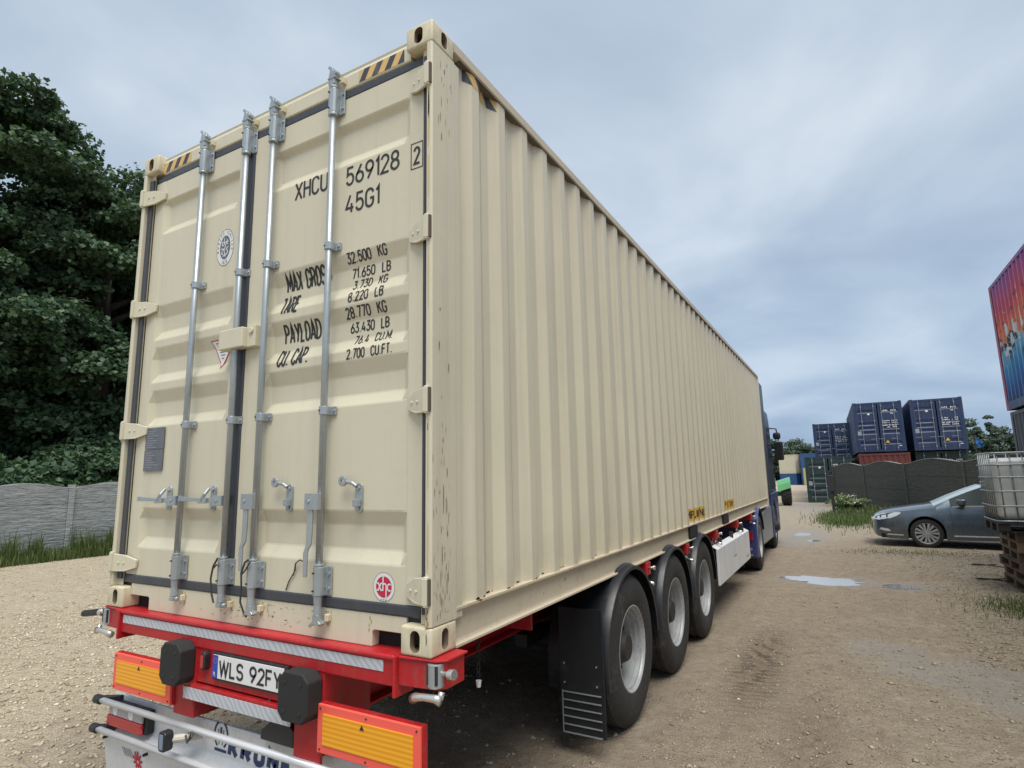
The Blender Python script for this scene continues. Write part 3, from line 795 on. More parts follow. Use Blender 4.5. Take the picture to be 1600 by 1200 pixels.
# rear bolster beam
bm = B()
poly = [(-.004, -.128), (-.004, -.026), (-.016, -.022), (-.016, -.008), (-.008, -.003), (.20, -.003), (.20, -.128)]
prism(bm, poly, 'x', -2.300, -.185)
beam = obj('rear_crossbeam', bm, M['red'], trl, bevel=.005)
obj('reflective_tape', box(B(), -2.232, -.245, -.0072, -.0045, -.074, -.030), M['tape'], beam)
for s_, e in ((1, 0), (-1, -CW)):      # end brackets that carry the corners
    X = lambda t: e - s_ * t
    bm = B()
    prism(bm, [(X(.184), -.022), (X(.168), -.022), (X(.168), .10), (X(.184), .10)], 'z', -.165, -.004)
    prism(bm, [(X(.167), -.004), (X(-.02), .014), (X(-.045), .05), (X(-.045), .17), (X(.167), .17)], 'z', -.118, -.012)
    prism(bm, [(X(.16), -.012), (X(-.025), .004), (X(-.058), .04), (X(-.058), .178), (X(.16), .178)], 'z', -.0115, -.001)
    br = obj('corner_bracket', bm, M['red'], beam, bevel=.004)
    bm = B(); box(bm, *sorted((X(-.030), X(.022))), -.004, .09, -.094, -.022)
    obj('bracket_window', bm, M['darksteel'], br)
    bm = B(); tube(bm, [(X(-.004), .026, -.108), (X(-.004), .026, -.016)], .034, 18); obj('twist_lock', bm, M['galv'], br, bevel=.004)
    bm = B(); tube(bm, [(X(-.03), .03, -.055), (X(-.075), .02, -.050)], .010, 12); tube(bm, [(X(-.074), .02, -.050), (X(-.102), .014, -.046)], .020, 16)
    obj('lock_knob', bm, M['chrome'], br, bevel=.003)
    bm = B(); tube(bm, [(X(.09), .0, -.158), (X(.07), -.01, -.146), (X(.02), -.02, -.136), (X(-.03), -.015, -.136), (X(-.055), -.01, -.142)], [.020, .017, .014, .016, .021], 12)
    tube(bm, [(X(-.05), -.01, -.138), (X(-.052), .0, -.112)], .013, 10)
    obj('lock_lever', bm, M['chrome'], br, smooth=True)
# black rod poking out of the left end
bm = B(); tube(bm, [(-2.46, .09, -.052), (-2.60, .085, -.062), (-2.86, .08, -.098)], .020, 12)
obj('clamp_rod', bm, M['black'], trl, bevel=.003)
# uprights
bm = B(); box(bm, -1.700, -1.535, .0, .015, -.475, -.129); box(bm, -1.5345, -1.525, .0, .20, -.475, -.129); obj('upright', bm, M['red'], trl, bevel=.003)
bm = B(); box(bm, -.775, -.605, .0, .015, -.530, -.129); box(bm, -.6045, -.595, .0, .30, -.475, -.129); obj('upright', bm, M['red'], trl, bevel=.003)
bm = B(); box(bm, -1.524, -.776, .004, .014, -.295, -.129); box(bm, -1.534, -.776, -.020, .06, -.318, -.304); box(bm, -1.590, -.776, -.020, -.014, -.378, -.3185)
cbm = obj('plate_crossbar', bm, M['red'], trl, bevel=.002)
obj('reflective_tape', box(B(), -1.585, -.776, -.0235, -.0205, -.376, -.320), M['tape'], cbm)
# number plate
plate = obj('number_plate', box(B(), -1.372, -.815, -.012, .0035, -.262, -.128), M['black'], trl, bevel=.004, label='white number plate reading WLS 92FY')
pz0, pz1, px0, px1 = -.250, -.140, -1.366, -.838
obj('plate_face', box(B(), px0, px1, -.0155, -.0122, pz0, pz1), M['white'], plate, bevel=.002)
bm = B(); box(bm, px0 + .001, px0 + .042, -.0165, -.0157, pz0 + .001, pz1 - .001); obj('plate_band', bm, M['eublue'], plate)
pfn = lambda u, v, o: (u, -.0156 - o, v)
bm = B(); text(bm, 'WLS 92FY', px0 + .052, px1 - .014, pz0 + .013, .080, pfn, .15); text(bm, 'PL', px0 + .012, px0 + .030, pz0 + .01, .020, lambda u, v, o: (u, -.0167 - o, v), .15, mi=1)
rx = 0
for k in range(12): disc(bm, px0 + .0215 + .012 * math.cos(R(30 * k)), pz1 - .028 + .012 * math.sin(R(30 * k)), .0016, .0016, lambda u, v, o: (u, -.0167 - o, v), .0005, 2, 5)
obj('plate_characters', bm, [M['ink'], M['white'], M['yellow']], plate)
# plate lamp and small lamp beside it
bm = B(); prism(bm, [(-1.432 + .020 * math.cos(R(a)), -.180 + (.025 if a < 180 else -.025) + .020 * math.sin(R(a))) for a in range(0, 360, 20)], 'y', -.030, .003)
obj('marker_lamp', bm, M['black'], trl, bevel=.004)
bm = B(); prism(bm, [(-1.432 + .012 * math.cos(R(a)), -.180 + (.02 if a < 180 else -.02) + .012 * math.sin(R(a))) for a in range(0, 360, 20)], 'y', -.033, -.0305)
obj('marker_lens', bm, M['redlens'], trl)
# rubber buffers
for x0, x1, z0, z1 in ((-1.705, -1.530, -.305, -.098), (-.790, -.600, -.325, -.118)):
    bm = B(); c = .035
    prism(bm, [(x0 + c, z0), (x1 - c, z0), (x1, z0 + c), (x1, z1 - c), (x1 - c, z1), (x0 + c, z1), (x0, z1 - c), (x0, z0 + c)], 'y', -.088, -.001)
    bf = obj('rubber_buffer', bm, M['rubber'], trl, bevel=.007)
    bm = B()
    for xx in (x0 + .045, x1 - .045):
        for zz in (z0 + .045, z1 - .045): tube(bm, [(xx, -.0905, zz), (xx, -.0875, zz)], .009, 10)
    obj('buffer_bolt', bm, M['darksteel'], bf)
# marker boards (red edge, ribbed amber field)
for x0, x1, z0, z1 in ((-2.262, -1.700, -.432, -.237), (-.604, -.036, -.447, -.250)):
    bd = obj('marker_board', box(B(), x0, x1, -.022, -.008, z0, z1), M['redfilm'], trl, bevel=.003)
    obj('amber_field', box(B(), x0 + .035, x1 - .035, -.0255, -.0222, z0 + .036, z1 - .036), M['amber'], bd)
    bm = B()
    for xx in (x0 + .018, (x0 + x1) / 2, x1 - .018):
        for zz in (z0 + .016, z1 - .016): tube(bm, [(xx, -.0255, zz), (xx, -.0218, zz)], .004, 8)
    xm_ = (x0 + x1) / 2 - .02; prism(bm, [(xm_ - .012, z1 - .062), (xm_ + .012, z1 - .062), (xm_, z1 - .042)], 'y', -.0275, -.0257)
    obj('board_screw', bm, M['darksteel'], bd)
    obj('board_frame', box(B(), x0 + .004, x1 + .010, -.0075, .012, z0 - .004, z1 + .004), M['red'], bd)
# bumper sheet with two tubes and lamps
bm = B(); prism(bm, [(.070, -.500), (.070, -.655), (.022, -.705), (.060, -.95), (.075, -.95), (.037, -.705), (.085, -.649), (.085, -.500)], 'x', -2.40, -.04)
bump = obj('rear_bumper', bm, M['sheet'], trl, bevel=.004)
for z, y in ((-.518, -.008), (-.672, -.014)):
    bm = B(); tube(bm, [(-2.385, y, z), (-.05, y, z)], .0165, 16); tb = obj('guard_tube', bm, M['alu'], bump, smooth=True)
    bm = B(); tube(bm, [(-2.445, y, z), (-2.386, y, z)], .025, 14); tube(bm, [(-.049, y, z), (.01, y, z)], .025, 14); prism(bm, [(-2.43, y + .002), (-2.30, .069), (-2.30, .055), (-2.38, y - .012)], 'z', z - .02, z + .02)
    obj('tube_end', bm, M['black'], tb, bevel=.004)
for x0, lab in ((-2.350, 'left rear lamp, red below and clear above'), (-.40, 'right rear lamp')):
    w = .38; bm = B(); prism(bm, [(x0, -.650), (x0 + w, -.650), (x0 + w, -.525), (x0 + .02, -.525)], 'y', .022, .069)
    lp = obj('rear_lamp', bm, M['black'], bump, bevel=.008, label=lab)
    obj('red_lens', box(B(), x0 + .006, x0 + w - .02, .004, .0215, -.648, -.590), M['redlens'], lp, bevel=.006)
    obj('clear_lens', box(B(), x0 + .022, x0 + w - .02, .006, .0215, -.5885, -.528), M['clearlens'], lp, bevel=.006)
    bm = B()
    for t in (.09, .25): lathe(bm, [(.0055, .0), (.0055, .026), (.0045, .026), (.0045, .0)], 'y', (x0 + t, 0, -.558), 18)
    obj('lamp_reflector', bm, M['sheet'], lp)
bm = B(); prism(bm, [(-1.640, -.600), (-1.628, -.612), (-1.592, -.612), (-1.580, -.600), (-1.580, -.530), (-1.592, -.518), (-1.628, -.518), (-1.640, -.530)], 'y', -.105, -.060)
sl_ = obj('side_marker', bm, M['black'], bump, bevel=.004)
obj('marker_lens', box(B(), -1.626, -1.594, -.1085, -.1055, -.600, -.530), plain('grey_blue_lens', (.20, .26, .36), .15), sl_, bevel=.003)
obj('marker_arm', tube(B(), [(-1.60, -.06, -.565), (-1.56, -.02, -.565), (-1.50, .04, -.56)], .020, 10), plain('cream_plastic', (.55, .52, .44), .5), sl_)
bm = B()
tube(bm, [(-1.53, -.03, -.545), (-1.50, -.04, -.57), (-1.47, -.035, -.54), (-1.49, -.02, -.52), (-1.52, -.02, -.57)], .005, 6); obj('lamp_cable', bm, M['cable'], sl_)
# maker's name on the sheet: crown mark and bold slanting letters
nfn = lambda u, v, o: (u - .015, .0695 - o, v - .012)
bm = B()
x = -1.425
for a, b in ((x, -1), (x + .085, 1)):
    stroke(bm, arc(x + .052, -.540, .052, .062, 90 + 25, 180 + 60, 9) if b < 0 else arc(x + .052, -.540, .052, .062, 65, -60, 9), .012, nfn, .001, 0, .03)
stroke(bm, [(x + .052, -.505), (x + .052, -.560)], .015, nfn, .0012, 0, .05)
stroke(bm, [(x + .030, -.515), (x + .040, -.588)], .006, nfn, .0014, 0, .05); stroke(bm, [(x + .074, -.515), (x + .064, -.588)], .006, nfn, .0016, 0, .05)
stroke(bm, [(x + .005, -.613), (x + .100, -.613)], .014, nfn, .001, 0, .05)
text(bm, 'KRONE', -1.315, -.845, -.632, .092, nfn, .30, .08, .34)
obj('maker_name', bm, M['navy'], bump)
# small red and grey crest low on the sheet
bm = B(); gfn = lambda u, v, o: (u, .060 + (v + .95) * (-.038 / .245) - .001 - o, v)
for k in range(9):
    a = R(40 * k); stroke(bm, [(-2.05 + .01 * math.cos(a), -.80 + .01 * math.sin(a)), (-2.05 + .045 * math.cos(a), -.79 + .05 * math.sin(a))], .014, gfn, .001 + .0001 * k, 0, .03)
for k in range(5): stroke(bm, [(-2.20 + .02 * k, -.745), (-2.17 + .02 * k, -.79)], .005, gfn, .001, 1, .03)
obj('bumper_crest', bm, [M['redprint'], M['greyplate']], bump)
obj('bumper_rivet', lathe(lathe(B(), [(.004, 0), (.004, .008), (.04, .008)], 'y', (-2.36, 0, -.72), 10), [(.004, 0), (.004, .008), (.04, .008)], 'y', (-1.95, 0, -.735), 10), M['darksteel'], bump)
# black junction box and air line under the number plate
bm = B(); prism(bm, [(-1.03, -.49), (-.80, -.49), (-.80, -.42), (-.84, -.395), (-.96, -.395), (-1.03, -.45)], 'y', .02, .16); jb = obj('junction_box', bm, M['black'], trl, bevel=.008)
obj('air_line', tube(B(), [(-.99, .05, -.40), (-1.0, .02, -.36), (-.96, .0, -.32), (-.95, .02, -.28)], .007, 8), M['cable'], jb, smooth=True)
obj('rear_socket', box(B(), -.46, -.30, .08, .20, -.165, -.10), M['black'], trl, bevel=.006)

# wheels, axles, mudguards
WR, WZ = .525, .525 - ZB
AX = (2.43, 3.73, 5.03)
def truck_wheel(xo, y, s, parent, r=WR, w=.385, zc=None, name='wheel', deep=.15):
    """xo: outer face x, s=+1 faces +x"""
    zc = WZ if zc is None else zc
    bm = B(); k = r / .525
    def L(p, mi=0): lathe(bm, [(xo + s * t, rr * k) for t, rr in p], 'x', (0, y, zc), 56, mi)
    L([(-.010, .300), (-.002, .318), (.006, .36), (.008, .42), (-.002, .478), (-.020, .505), (-.034, .516), (-.040, .525), (-.075, .525), (-.082, .515), (-.092, .515), (-.099, .525), (-.150, .525), (-.157, .515), (-.167, .515), (-.174, .525),
       (-w + .12, .525), (-w + .113, .515), (-w + .10, .515), (-w + .093, .525), (-w + .04, .525), (-w + .03, .512), (-w, .46), (-w - .004, .36), (-w + .01, .300)])
    t_ = obj('tyre', bm, M['tyre'], None, smooth=True, auto=35) if False else None
    root = obj(name, bm, M['tyre'], parent, auto=32)
    bm = B(); L([(-.012, .292), (-.006, .303), (-.004, .296), (-.014, .286), (-.028, .282), (-.032, .271), (-.062, .269), (-.066, .257), (-.098, .255), (-.103, .244), (-deep, .240), (-deep - .012, .215), (-deep - .004, .195), (-deep + .004, .150), (-deep + .006, .142), (-deep - .004, .140), (-deep - .01, .10)])
    rim = obj('rim', bm, M['rim'], root, auto=32)
    bm = B(); L([(-deep + .005, .139), (-deep + .045, .135), (-deep + .06, .115), (-deep + .10, .095), (-deep + .11, .085), (-deep + .11, .0)]); obj('hub', bm, M['darksteel'], root, auto=32)
    bm = B()
    for i in range(10):
        a = 2 * math.pi * i / 10; cy, cz = y + .168 * k * math.cos(a), zc + .168 * k * math.sin(a)
        tube(bm, [(xo + s * (-deep), cy, cz), (xo + s * (-deep + .032), cy, cz)], .0135, 6)
    obj('wheel_nut', bm, M['darksteel'], root)
    bm = B()
    for i in range(10):
        a = 2 * math.pi * (i + .5) / 10; cy, cz = y + .205 * k * math.cos(a), zc + .205 * k * math.sin(a)
        tube(bm, [(xo + s * (-deep - .004), cy, cz), (xo + s * (-deep + .001), cy, cz)], .018, 12)
    obj('rim_hole', bm, M['dark'], root)
    return root
for y in AX:
    truck_wheel(.025, y, 1, trl); truck_wheel(-CW - .025, y, -1, trl)
    bm = B(); tube(bm, [(-CW + .35, y, WZ), (-.35, y, WZ)], .075, 16)
    for x in (TX - .48, TX + .48): box(bm, x - .05, x + .05, y - .35, y + .05, -.55, -.46); tube(bm, [(x, y + .25, -.50), (x, y + .25, -.42)], .10, 14)
    obj('axle', bm, M['darksteel'], trl)
def mudguard(y, s, xe, a0=-8, a1=188, r=.600, parent=None, mat=None, zc=None):
    """xe: outer edge x"""
    zc = WZ if zc is None else zc
    bm = B(); n = 30
    prof = [(0, r - .030), (0, r - .006), (-.012, r), (-.050, r + .004), (-.060, r + .014), (-.36, r + .018), (-.375, r + .012), (-.430, r + .012), (-.430, r + .004), (-.06, r + .002), (-.05, r - .006), (-.010, r - .012), (-.006, r - .030)]
    rings = []
    for i in range(n + 1):
        a = R(a0 + (a1 - a0) * i / n); ring = []
        for t, rr in prof: ring.append(bm.verts.new((xe + s * t, y - rr * math.cos(a), zc + rr * math.sin(a) * .985)))
        rings.append(ring)
    for a, b in zip(rings, rings[1:]):
        for k in range(len(prof)): bm.faces.new((a[k], a[(k + 1) % len(prof)], b[(k + 1) % len(prof)], b[k]))
    for rg in (rings[0], rings[-1]): bm.faces.new(rg)
    return obj('mudguard', bm, mat or M['guard'], parent, auto=30)
for i, y in enumerate(AX):
    for s, xe in ((1, .045), (-1, -CW - .045)):
        mg = mudguard(y, s, xe, -14 if i == 0 else 0, 180, parent=trl)
        bm = B(); tube(bm, [(xe - s * .2, y - .02, .02), (xe - s * .2, y - .02, -.1), (xe - s * .55, y, -.1)], .02, 8) if False else tube(bm, [(xe - s * .38, y, -.02), (xe - s * .75, y, -.12)], .018, 8)
        obj('guard_bracket', bm, M['darksteel'], mg)
for s, e in ((1, 0), (-1, -CW)):     # mudflaps with a ribbed lower part
    X = lambda t: e + s * t
    bm = B(); box(bm, *sorted((X(-.285), X(.030))), 1.790, 1.800, -.955, -.16); fl = obj('mudflap', bm, M['guard'], trl, bevel=.003)
    bm = B()
    for k in range(6): box(bm, *sorted((X(-.262), X(.006))), 1.782, 1.7895, -.700 - .050 * k, -.694 - .050 * k)
    box(bm, *sorted((X(-.270), X(-.264))), 1.784, 1.7895, -.95, -.69); obj('flap_stripe', bm, M['galv'], fl)
    bm = B()
    for u, z in ((-.25, -.52), (-.02, -.52), (-.25, -.64), (-.02, -.64)): tube(bm, [(X(u), 1.782, z), (X(u), 1.7895, z)], .006, 8)
    obj('flap_bolt', bm, M['chrome'], fl)
# twist-lock outriggers along the side
for y in (2.98, 4.42, 6.05, 7.75, 9.3):
    for s, e in ((1, 0), (-1, -CW)):
        X = lambda t: e + s * t
        bm = B(); box(bm, *sorted((X(-.70), X(.005))), y - .06, y + .06, -.115, -.012); o_ = obj('outrigger', bm, M['red'], trl, bevel=.006)
        bm = B(); tube(bm, [(X(.006), y - .02, -.055), (X(.055), y - .03, -.050)], .011, 10); tube(bm, [(X(.050), y - .03, -.050), (X(.066), y - .032, -.050)], .019, 12)
        tube(bm, [(X(-.03), y, -.116), (X(-.03), y, -.17)], .022, 12); tube(bm, [(X(-.03), y, -.165), (X(.055), y - .05, -.175)], .014, 10)
        obj('lock_pin', bm, M['chrome'], o_, smooth=True)
# dark red air tank and its bracket in front of the last wheel, side guard
for s, e in ((1, 0), (-1, -CW)):
    X = lambda t: e + s * t
    bm = B(); lathe(bm, [(-.25, 0), (-.25, .08), (-.22, .115), (.22, .115), (.25, .08), (.25, 0)], 'y', (X(-.18), 6.05, -.26), 20); obj('air_tank', bm, M['red'], trl, auto=40)
    bm = B(); box(bm, *sorted((X(.020), X(.045))), 5.78, 8.48, -.66, -.225); prism(bm, [(X(.044), -.2245), (X(-.03), -.185), (X(-.03), -.195), (X(.020), -.2245)], 'y', 5.78, 8.48)
    sg = obj('side_guard', bm, M['sheet'], trl, bevel=.004)
    bm = B()
    for y in (6.2, 7.1, 8.1): box(bm, *sorted((X(-.03), X(.0195))), y - .03, y + .03, -.60, -.12)
    obj('guard_post', bm, M['darksteel'], sg)
    bm = B(); box(bm, *sorted((X(.0452), X(.0462))), 7.02, 7.035, -.42, -.26); box(bm, *sorted((X(.0452), X(.0462))), 6.93, 7.15, -.46, -.43); box(bm, *sorted((X(.0452), X(.0462))), 8.05, 8.30, -.60, -.57)
    obj('faint_print', bm, plain('grey_print', (.34, .35, .36), .5), sg)
# hanging chain with a bright end, side support hung from frame
bm = B()
for k in range(11): lathe(bm, [(-.002, .012), (.002, .012), (.002, .008), (-.002, .008), (-.002, .012)], 'x' if k % 2 else 'y', (-.10, .50, -.03 - .018 * k), 8)
ch = obj('hanging_chain', bm, M['darksteel'], trl)
bm = B(); tube(bm, [(-.10, .50, -.235), (-.10, .50, -.265)], [.014, .010], 10); obj('chain_end', bm, M['white'], ch)
bm = B(); box(bm, -.46, -.26, 1.35, 1.37, -.22, -.02); obj('side_bracket', bm, M['red'], trl, bevel=.004)
# landing legs, kingpin plate
bm = B()
for x in (TX - .5, TX + .5): box(bm, x - .06, x + .06, 9.0 - .06, 9.0 + .06, -.80, -.19); box(bm, x - .12, x + .12, 8.9, 9.1, -.83, -.801)
obj('landing_leg', bm, M['darksteel'], trl, bevel=.004)
obj('kingpin_plate', box(B(), TX - .45, TX + .45, 10.2, 11.4, -.215, -.2005), M['darksteel'], trl)
# ============================================================ GROUND
rs = random.Random(11)
SN = [(rs.uniform(.15, .9), rs.uniform(0, 6.28), rs.uniform(0, 6.28), rs.uniform(.3, 1)) for _ in range(10)]
SN2 = [(rs.uniform(2., 9.), rs.uniform(0, 6.28), rs.uniform(0, 6.28), rs.uniform(.3, 1)) for _ in range(16)]
PUD = [(1.02, 9.35, .62, .36, .028), (2.15, 9.15, .34, .20, .012), (.33, 17.3, .26, .6, .010), (.62, 15.6, .20, .3, .008), (-.5, 48, .8, 4, .02)]
def gh(x, y):
    x = np.asarray(x, float); y = np.asarray(y, float); z = np.zeros_like(x)
    for f, a, p, w in SN: z += .0035 * w * np.sin(f * (x * np.cos(a) + y * np.sin(a)) + p)
    for f, a, p, w in SN2: z += .0013 * w * np.sin(f * (x * np.cos(a) + y * np.sin(a)) + p)
    # wheel lane along the trailer: shallow rut with churned tread lumps
    lane = np.exp(-((x - (.62 + .03 * (y - 4.4))) / .16) ** 2) * np.exp(-((y - 4.5) / .95) ** 2)
    z += lane * (-.008 + .026 * np.sin(y * 62 + 9 * np.sin(x * 5) + 5 * np.sin(y * 3.3)) * (.4 + .6 * np.sin(x * 33 + y * 7) ** 2))
    lane2 = np.exp(-((x - (1.15 + .02 * (y - 3))) / .18) ** 2) * np.exp(-((y - 3.0) / .9) ** 2)
    z += lane2 * (.012 * np.sin(y * 55 + x * 21) + .008 * np.sin(y * 31 - x * 47))
    for cx, cy, rx, ry, d in PUD:
        q = ((x - cx) / rx) ** 2 + ((y - cy) / ry) ** 2
        z -= d * np.exp(-q * 1.1)
    return z
def lines(lo, hi, fine, flo, fhi, mid, mlo, mhi):
    L = list(np.arange(flo, fhi, fine)); v = flo; st = fine
    while v > lo:
        st = min(st * 1.12, mid) if v > mlo else st * 1.18
        v -= st; L.append(v)
    v = fhi; st = fine
    while v < hi:
        st = min(st * 1.12, mid) if v < mhi else st * 1.18
        L.append(v); v += st
    L.append(v)
    return np.array(sorted(L))
gx = lines(-420, 420, .025, .0, 3.2, .22, -18, 9); gy = lines(-300, 500, .022, 2.0, 6.6, .22, -4, 24)
GX, GY = np.meshgrid(gx, gy, indexing='ij'); GZ = gh(GX, GY) * np.clip(1.6 - np.hypot(GX, GY) / 60, 0, 1)
V = np.stack([GX, GY, GZ], -1).reshape(-1, 3); nx, ny = len(gx), len(gy)
ii, jj = np.meshgrid(np.arange(nx - 1), np.arange(ny - 1), indexing='ij'); a = (ii * ny + jj).ravel()
F = np.stack([a, a + ny, a + ny + 1, a + 1], 1)
def ground_mat():
    m = bpy.data.materials.new('gravel_ground'); m.use_nodes = True; nt = m.node_tree; nt.nodes.clear()
    P = node(nt, 'ShaderNodeTexCoord').outputs['Object']
    xyz = node(nt, 'ShaderNodeSeparateXYZ', {0: P}); X, Y = xyz.outputs[0], xyz.outputs[1]
    big = noise(nt, P, .35, 5, .6, .4); mid = noise(nt, P, 1.9, 6, .62, .3); fin = noise(nt, P, 9., 7, .72); vf = noise(nt, P, 60., 4, .75)
    wp = node(nt, 'ShaderNodeVectorMath', {0: P, 1: node(nt, 'ShaderNodeVectorMath', {0: node(nt, 'ShaderNodeTexNoise', {'Vector': P, 'Scale': 14.}).outputs[1], 3: .05}, operation='SCALE').outputs[0]}, operation='ADD').outputs[0]
    v1 = node(nt, 'ShaderNodeTexVoronoi', {'Vector': wp, 'Scale': 24., 'Randomness': 1.}); v2 = node(nt, 'ShaderNodeTexVoronoi', {'Vector': wp, 'Scale': 58.})
    # where loose gravel lies, against packed earth
    side = node(nt, 'ShaderNodeMapRange', {'Value': X, 'From Min': -1.2, 'From Max': -4.2}).outputs[0]
    rgt = node(nt, 'ShaderNodeMapRange', {'Value': math_(nt, 'SUBTRACT', X, math_(nt, 'MULTIPLY', Y, .06)), 'From Min': .9, 'From Max': 2.6}).outputs[0]
    far = node(nt, 'ShaderNodeMapRange', {'Value': Y, 'From Min': 11., 'From Max': 24.}).outputs[0]
    g = math_(nt, 'MAXIMUM', side, math_(nt, 'MULTIPLY', rgt, .75))
    g = math_(nt, 'ADD', g, math_(nt, 'MULTIPLY', math_(nt, 'SUBTRACT', mid, .5), 1.4), True)
    g = math_(nt, 'ADD', g, math_(nt, 'MULTIPLY', math_(nt, 'SUBTRACT', big, .5), .7), True)
    earth = mix(nt, mid, (.20, .155, .108), (.30, .24, .172)); earth = mix(nt, ramp(nt, fin, [(.35, 0.), (.7, 1.)]), earth, (.34, .28, .205))
    earth = mix(nt, ramp(nt, vf, [(.50, 0.), (.75, .8)]), earth, (.13, .10, .075))
    c1 = node(nt, 'ShaderNodeSeparateColor', {0: v1.outputs['Color']}).outputs[0]; c2 = node(nt, 'ShaderNodeSeparateColor', {0: v2.outputs['Color']}).outputs[0]
    st = mix(nt, c1, (.27, .21, .145), (.52, .445, .325)); st2 = mix(nt, c2, (.24, .19, .13), (.54, .47, .345))
    gravel = mix(nt, .5, st, st2); gravel = mix(nt, ramp(nt, mid, [(.3, .45), (.7, 0.)]), gravel, (.34, .265, .18))
    gravel = mix(nt, ramp(nt, fin, [(.55, 0.), (.75, .5)]), gravel, (.62, .56, .45))
    dk = math_(nt, 'MULTIPLY', ramp(nt, v2.outputs['Distance'], [(.0, 0.), (.55, 0.), (.8, .55)]), 1.)
    gravel = mix(nt, dk, gravel, (.16, .125, .09))
    leftpale = mix(nt, math_(nt, 'MULTIPLY', side, .5), gravel, (.62, .525, .38)); 
    col = mix(nt, g, earth, leftpale)
    col = mix(nt, math_(nt, 'MULTIPLY', far, .42), col, (.42, .36, .28))
    cl_ = noise(nt, P, 5.5, 7, .72, .5)
    col = mix(nt, ramp(nt, cl_, [(.36, .55), (.47, 0.)]), col, mix(nt, g, (.17, .13, .095), (.33, .265, .185)))
    col = mix(nt, ramp(nt, cl_, [(.55, 0.), (.70, .5)]), col, mix(nt, g, (.37, .315, .24), (.66, .585, .45)))
    # churned, darker soil where tyres dug in, plus painted shade between the tread ribs
    lx = node(nt, 'ShaderNodeMapRange', {'Value': math_(nt, 'ABSOLUTE', math_(nt, 'SUBTRACT', X, .64)), 'From Min': .30, 'From Max': .05}).outputs[0]
    ly = node(nt, 'ShaderNodeMapRange', {'Value': math_(nt, 'ABSOLUTE', math_(nt, 'SUBTRACT', Y, 4.3)), 'From Min': 1.7, 'From Max': .5}).outputs[0]
    col = mix(nt, math_(nt, 'MULTIPLY', math_(nt, 'MULTIPLY', lx, ly), ramp(nt, fin, [(.35, .2), (.6, .85)])), col, (.135, .10, .072))
    wv = node(nt, 'ShaderNodeTexWave', {'Vector': mapping(nt, P, (1, 1, 1), (0, 0, 0), (0, 0, R(-12))), 'Scale': 3.4, 'Distortion': 3.2, 'Detail': 3., 'Detail Scale': 2.2}, bands_direction='Y').outputs[1]
    col = mix(nt, math_(nt, 'MULTIPLY', math_(nt, 'MULTIPLY', lx, ly), ramp(nt, wv, [(.62, 0.), (.85, .8)])), col, (.085, .065, .05))  # dark wavy bands put the rib shadows into the soil colour
    lx2 = node(nt, 'ShaderNodeMapRange', {'Value': math_(nt, 'ABSOLUTE', math_(nt, 'SUBTRACT', X, 1.15)), 'From Min': .34, 'From Max': .05}).outputs[0]
    ly2 = node(nt, 'ShaderNodeMapRange', {'Value': math_(nt, 'ABSOLUTE', math_(nt, 'SUBTRACT', Y, 2.7)), 'From Min': 1.1, 'From Max': .3}).outputs[0]
    col = mix(nt, math_(nt, 'MULTIPLY', math_(nt, 'MULTIPLY', lx2, ly2), ramp(nt, fin, [(.4, .1), (.62, .8)])), col, (.14, .105, .078))
    # damp, silty patches
    def ell(cx, cy, rx, ry, rot=0.):
        q = mapping(nt, P, (1 / rx, 1 / ry, 0), (0, 0, 0), (0, 0, 0)); q = node(nt, 'ShaderNodeVectorMath', {0: q, 1: (cx / rx, cy / ry, 0)}, operation='SUBTRACT').outputs[0]
        l = node(nt, 'ShaderNodeVectorMath', {0: q}, operation='LENGTH').outputs[1]
        l = math_(nt, 'ADD', l, math_(nt, 'MULTIPLY', math_(nt, 'SUBTRACT', mid, .5), 1.8))
        return node(nt, 'ShaderNodeMapRange', {'Value': l, 'From Min': 1.05, 'From Max': .55}).outputs[0]
    wet = None
    for e in ((2.15, 4.75, .75, .55), (1.7, 5.3, .5, .45), (2.6, 4.2, .6, .5), (1.15, 9.3, 1.1, .7), (1.9, 9.2, .9, .45), (.3, 16.4, .9, 3.), (.1, 34, 1.6, 9.)):
        w = ell(*e); wet = w if wet is None else math_(nt, 'MAXIMUM', wet, w)
    wet = math_(nt, 'MULTIPLY', wet, ramp(nt, fin, [(.3, 1.), (.75, .45)]))
    col = mix(nt, math_(nt, 'MULTIPLY', wet, .75), col, (.20, .185, .165))
    ro = math_(nt, 'SUBTRACT', .92, math_(nt, 'MULTIPLY', wet, .46))
    hgt = math_(nt, 'ADD', math_(nt, 'MULTIPLY', math_(nt, 'SUBTRACT', 1., v1.outputs['Distance']), math_(nt, 'MULTIPLY', g, 1.1)), math_(nt, 'MULTIPLY', fin, 1.5))
    hgt = math_(nt, 'ADD', hgt, math_(nt, 'MULTIPLY', noise(nt, P, 4.2, 5, .65, .4), math_(nt, 'ADD', 1.2, math_(nt, 'MULTIPLY', g, 3.2)))); hgt = math_(nt, 'ADD', hgt, math_(nt, 'MULTIPLY', vf, .5)); hgt = math_(nt, 'ADD', hgt, math_(nt, 'MULTIPLY', math_(nt, 'SUBTRACT', 1., v2.outputs['Distance']), .5))
    bp = node(nt, 'ShaderNodeBump', {'Strength': math_(nt, 'SUBTRACT', 1., math_(nt, 'MULTIPLY', wet, .7)), 'Distance': .022, 'Height': hgt})
    p = node(nt, 'ShaderNodeBsdfPrincipled', {'Base Color': col, 'Roughness': ro, 'Normal': bp.outputs[0], 'Specular IOR Level': .4})
    nt.links.new(p.outputs[0], node(nt, 'ShaderNodeOutputMaterial').inputs[0]); return m
gnd = obj('ground', mesh_np('ground', V, F), ground_mat(), smooth=True); gnd['kind'] = 'structure'
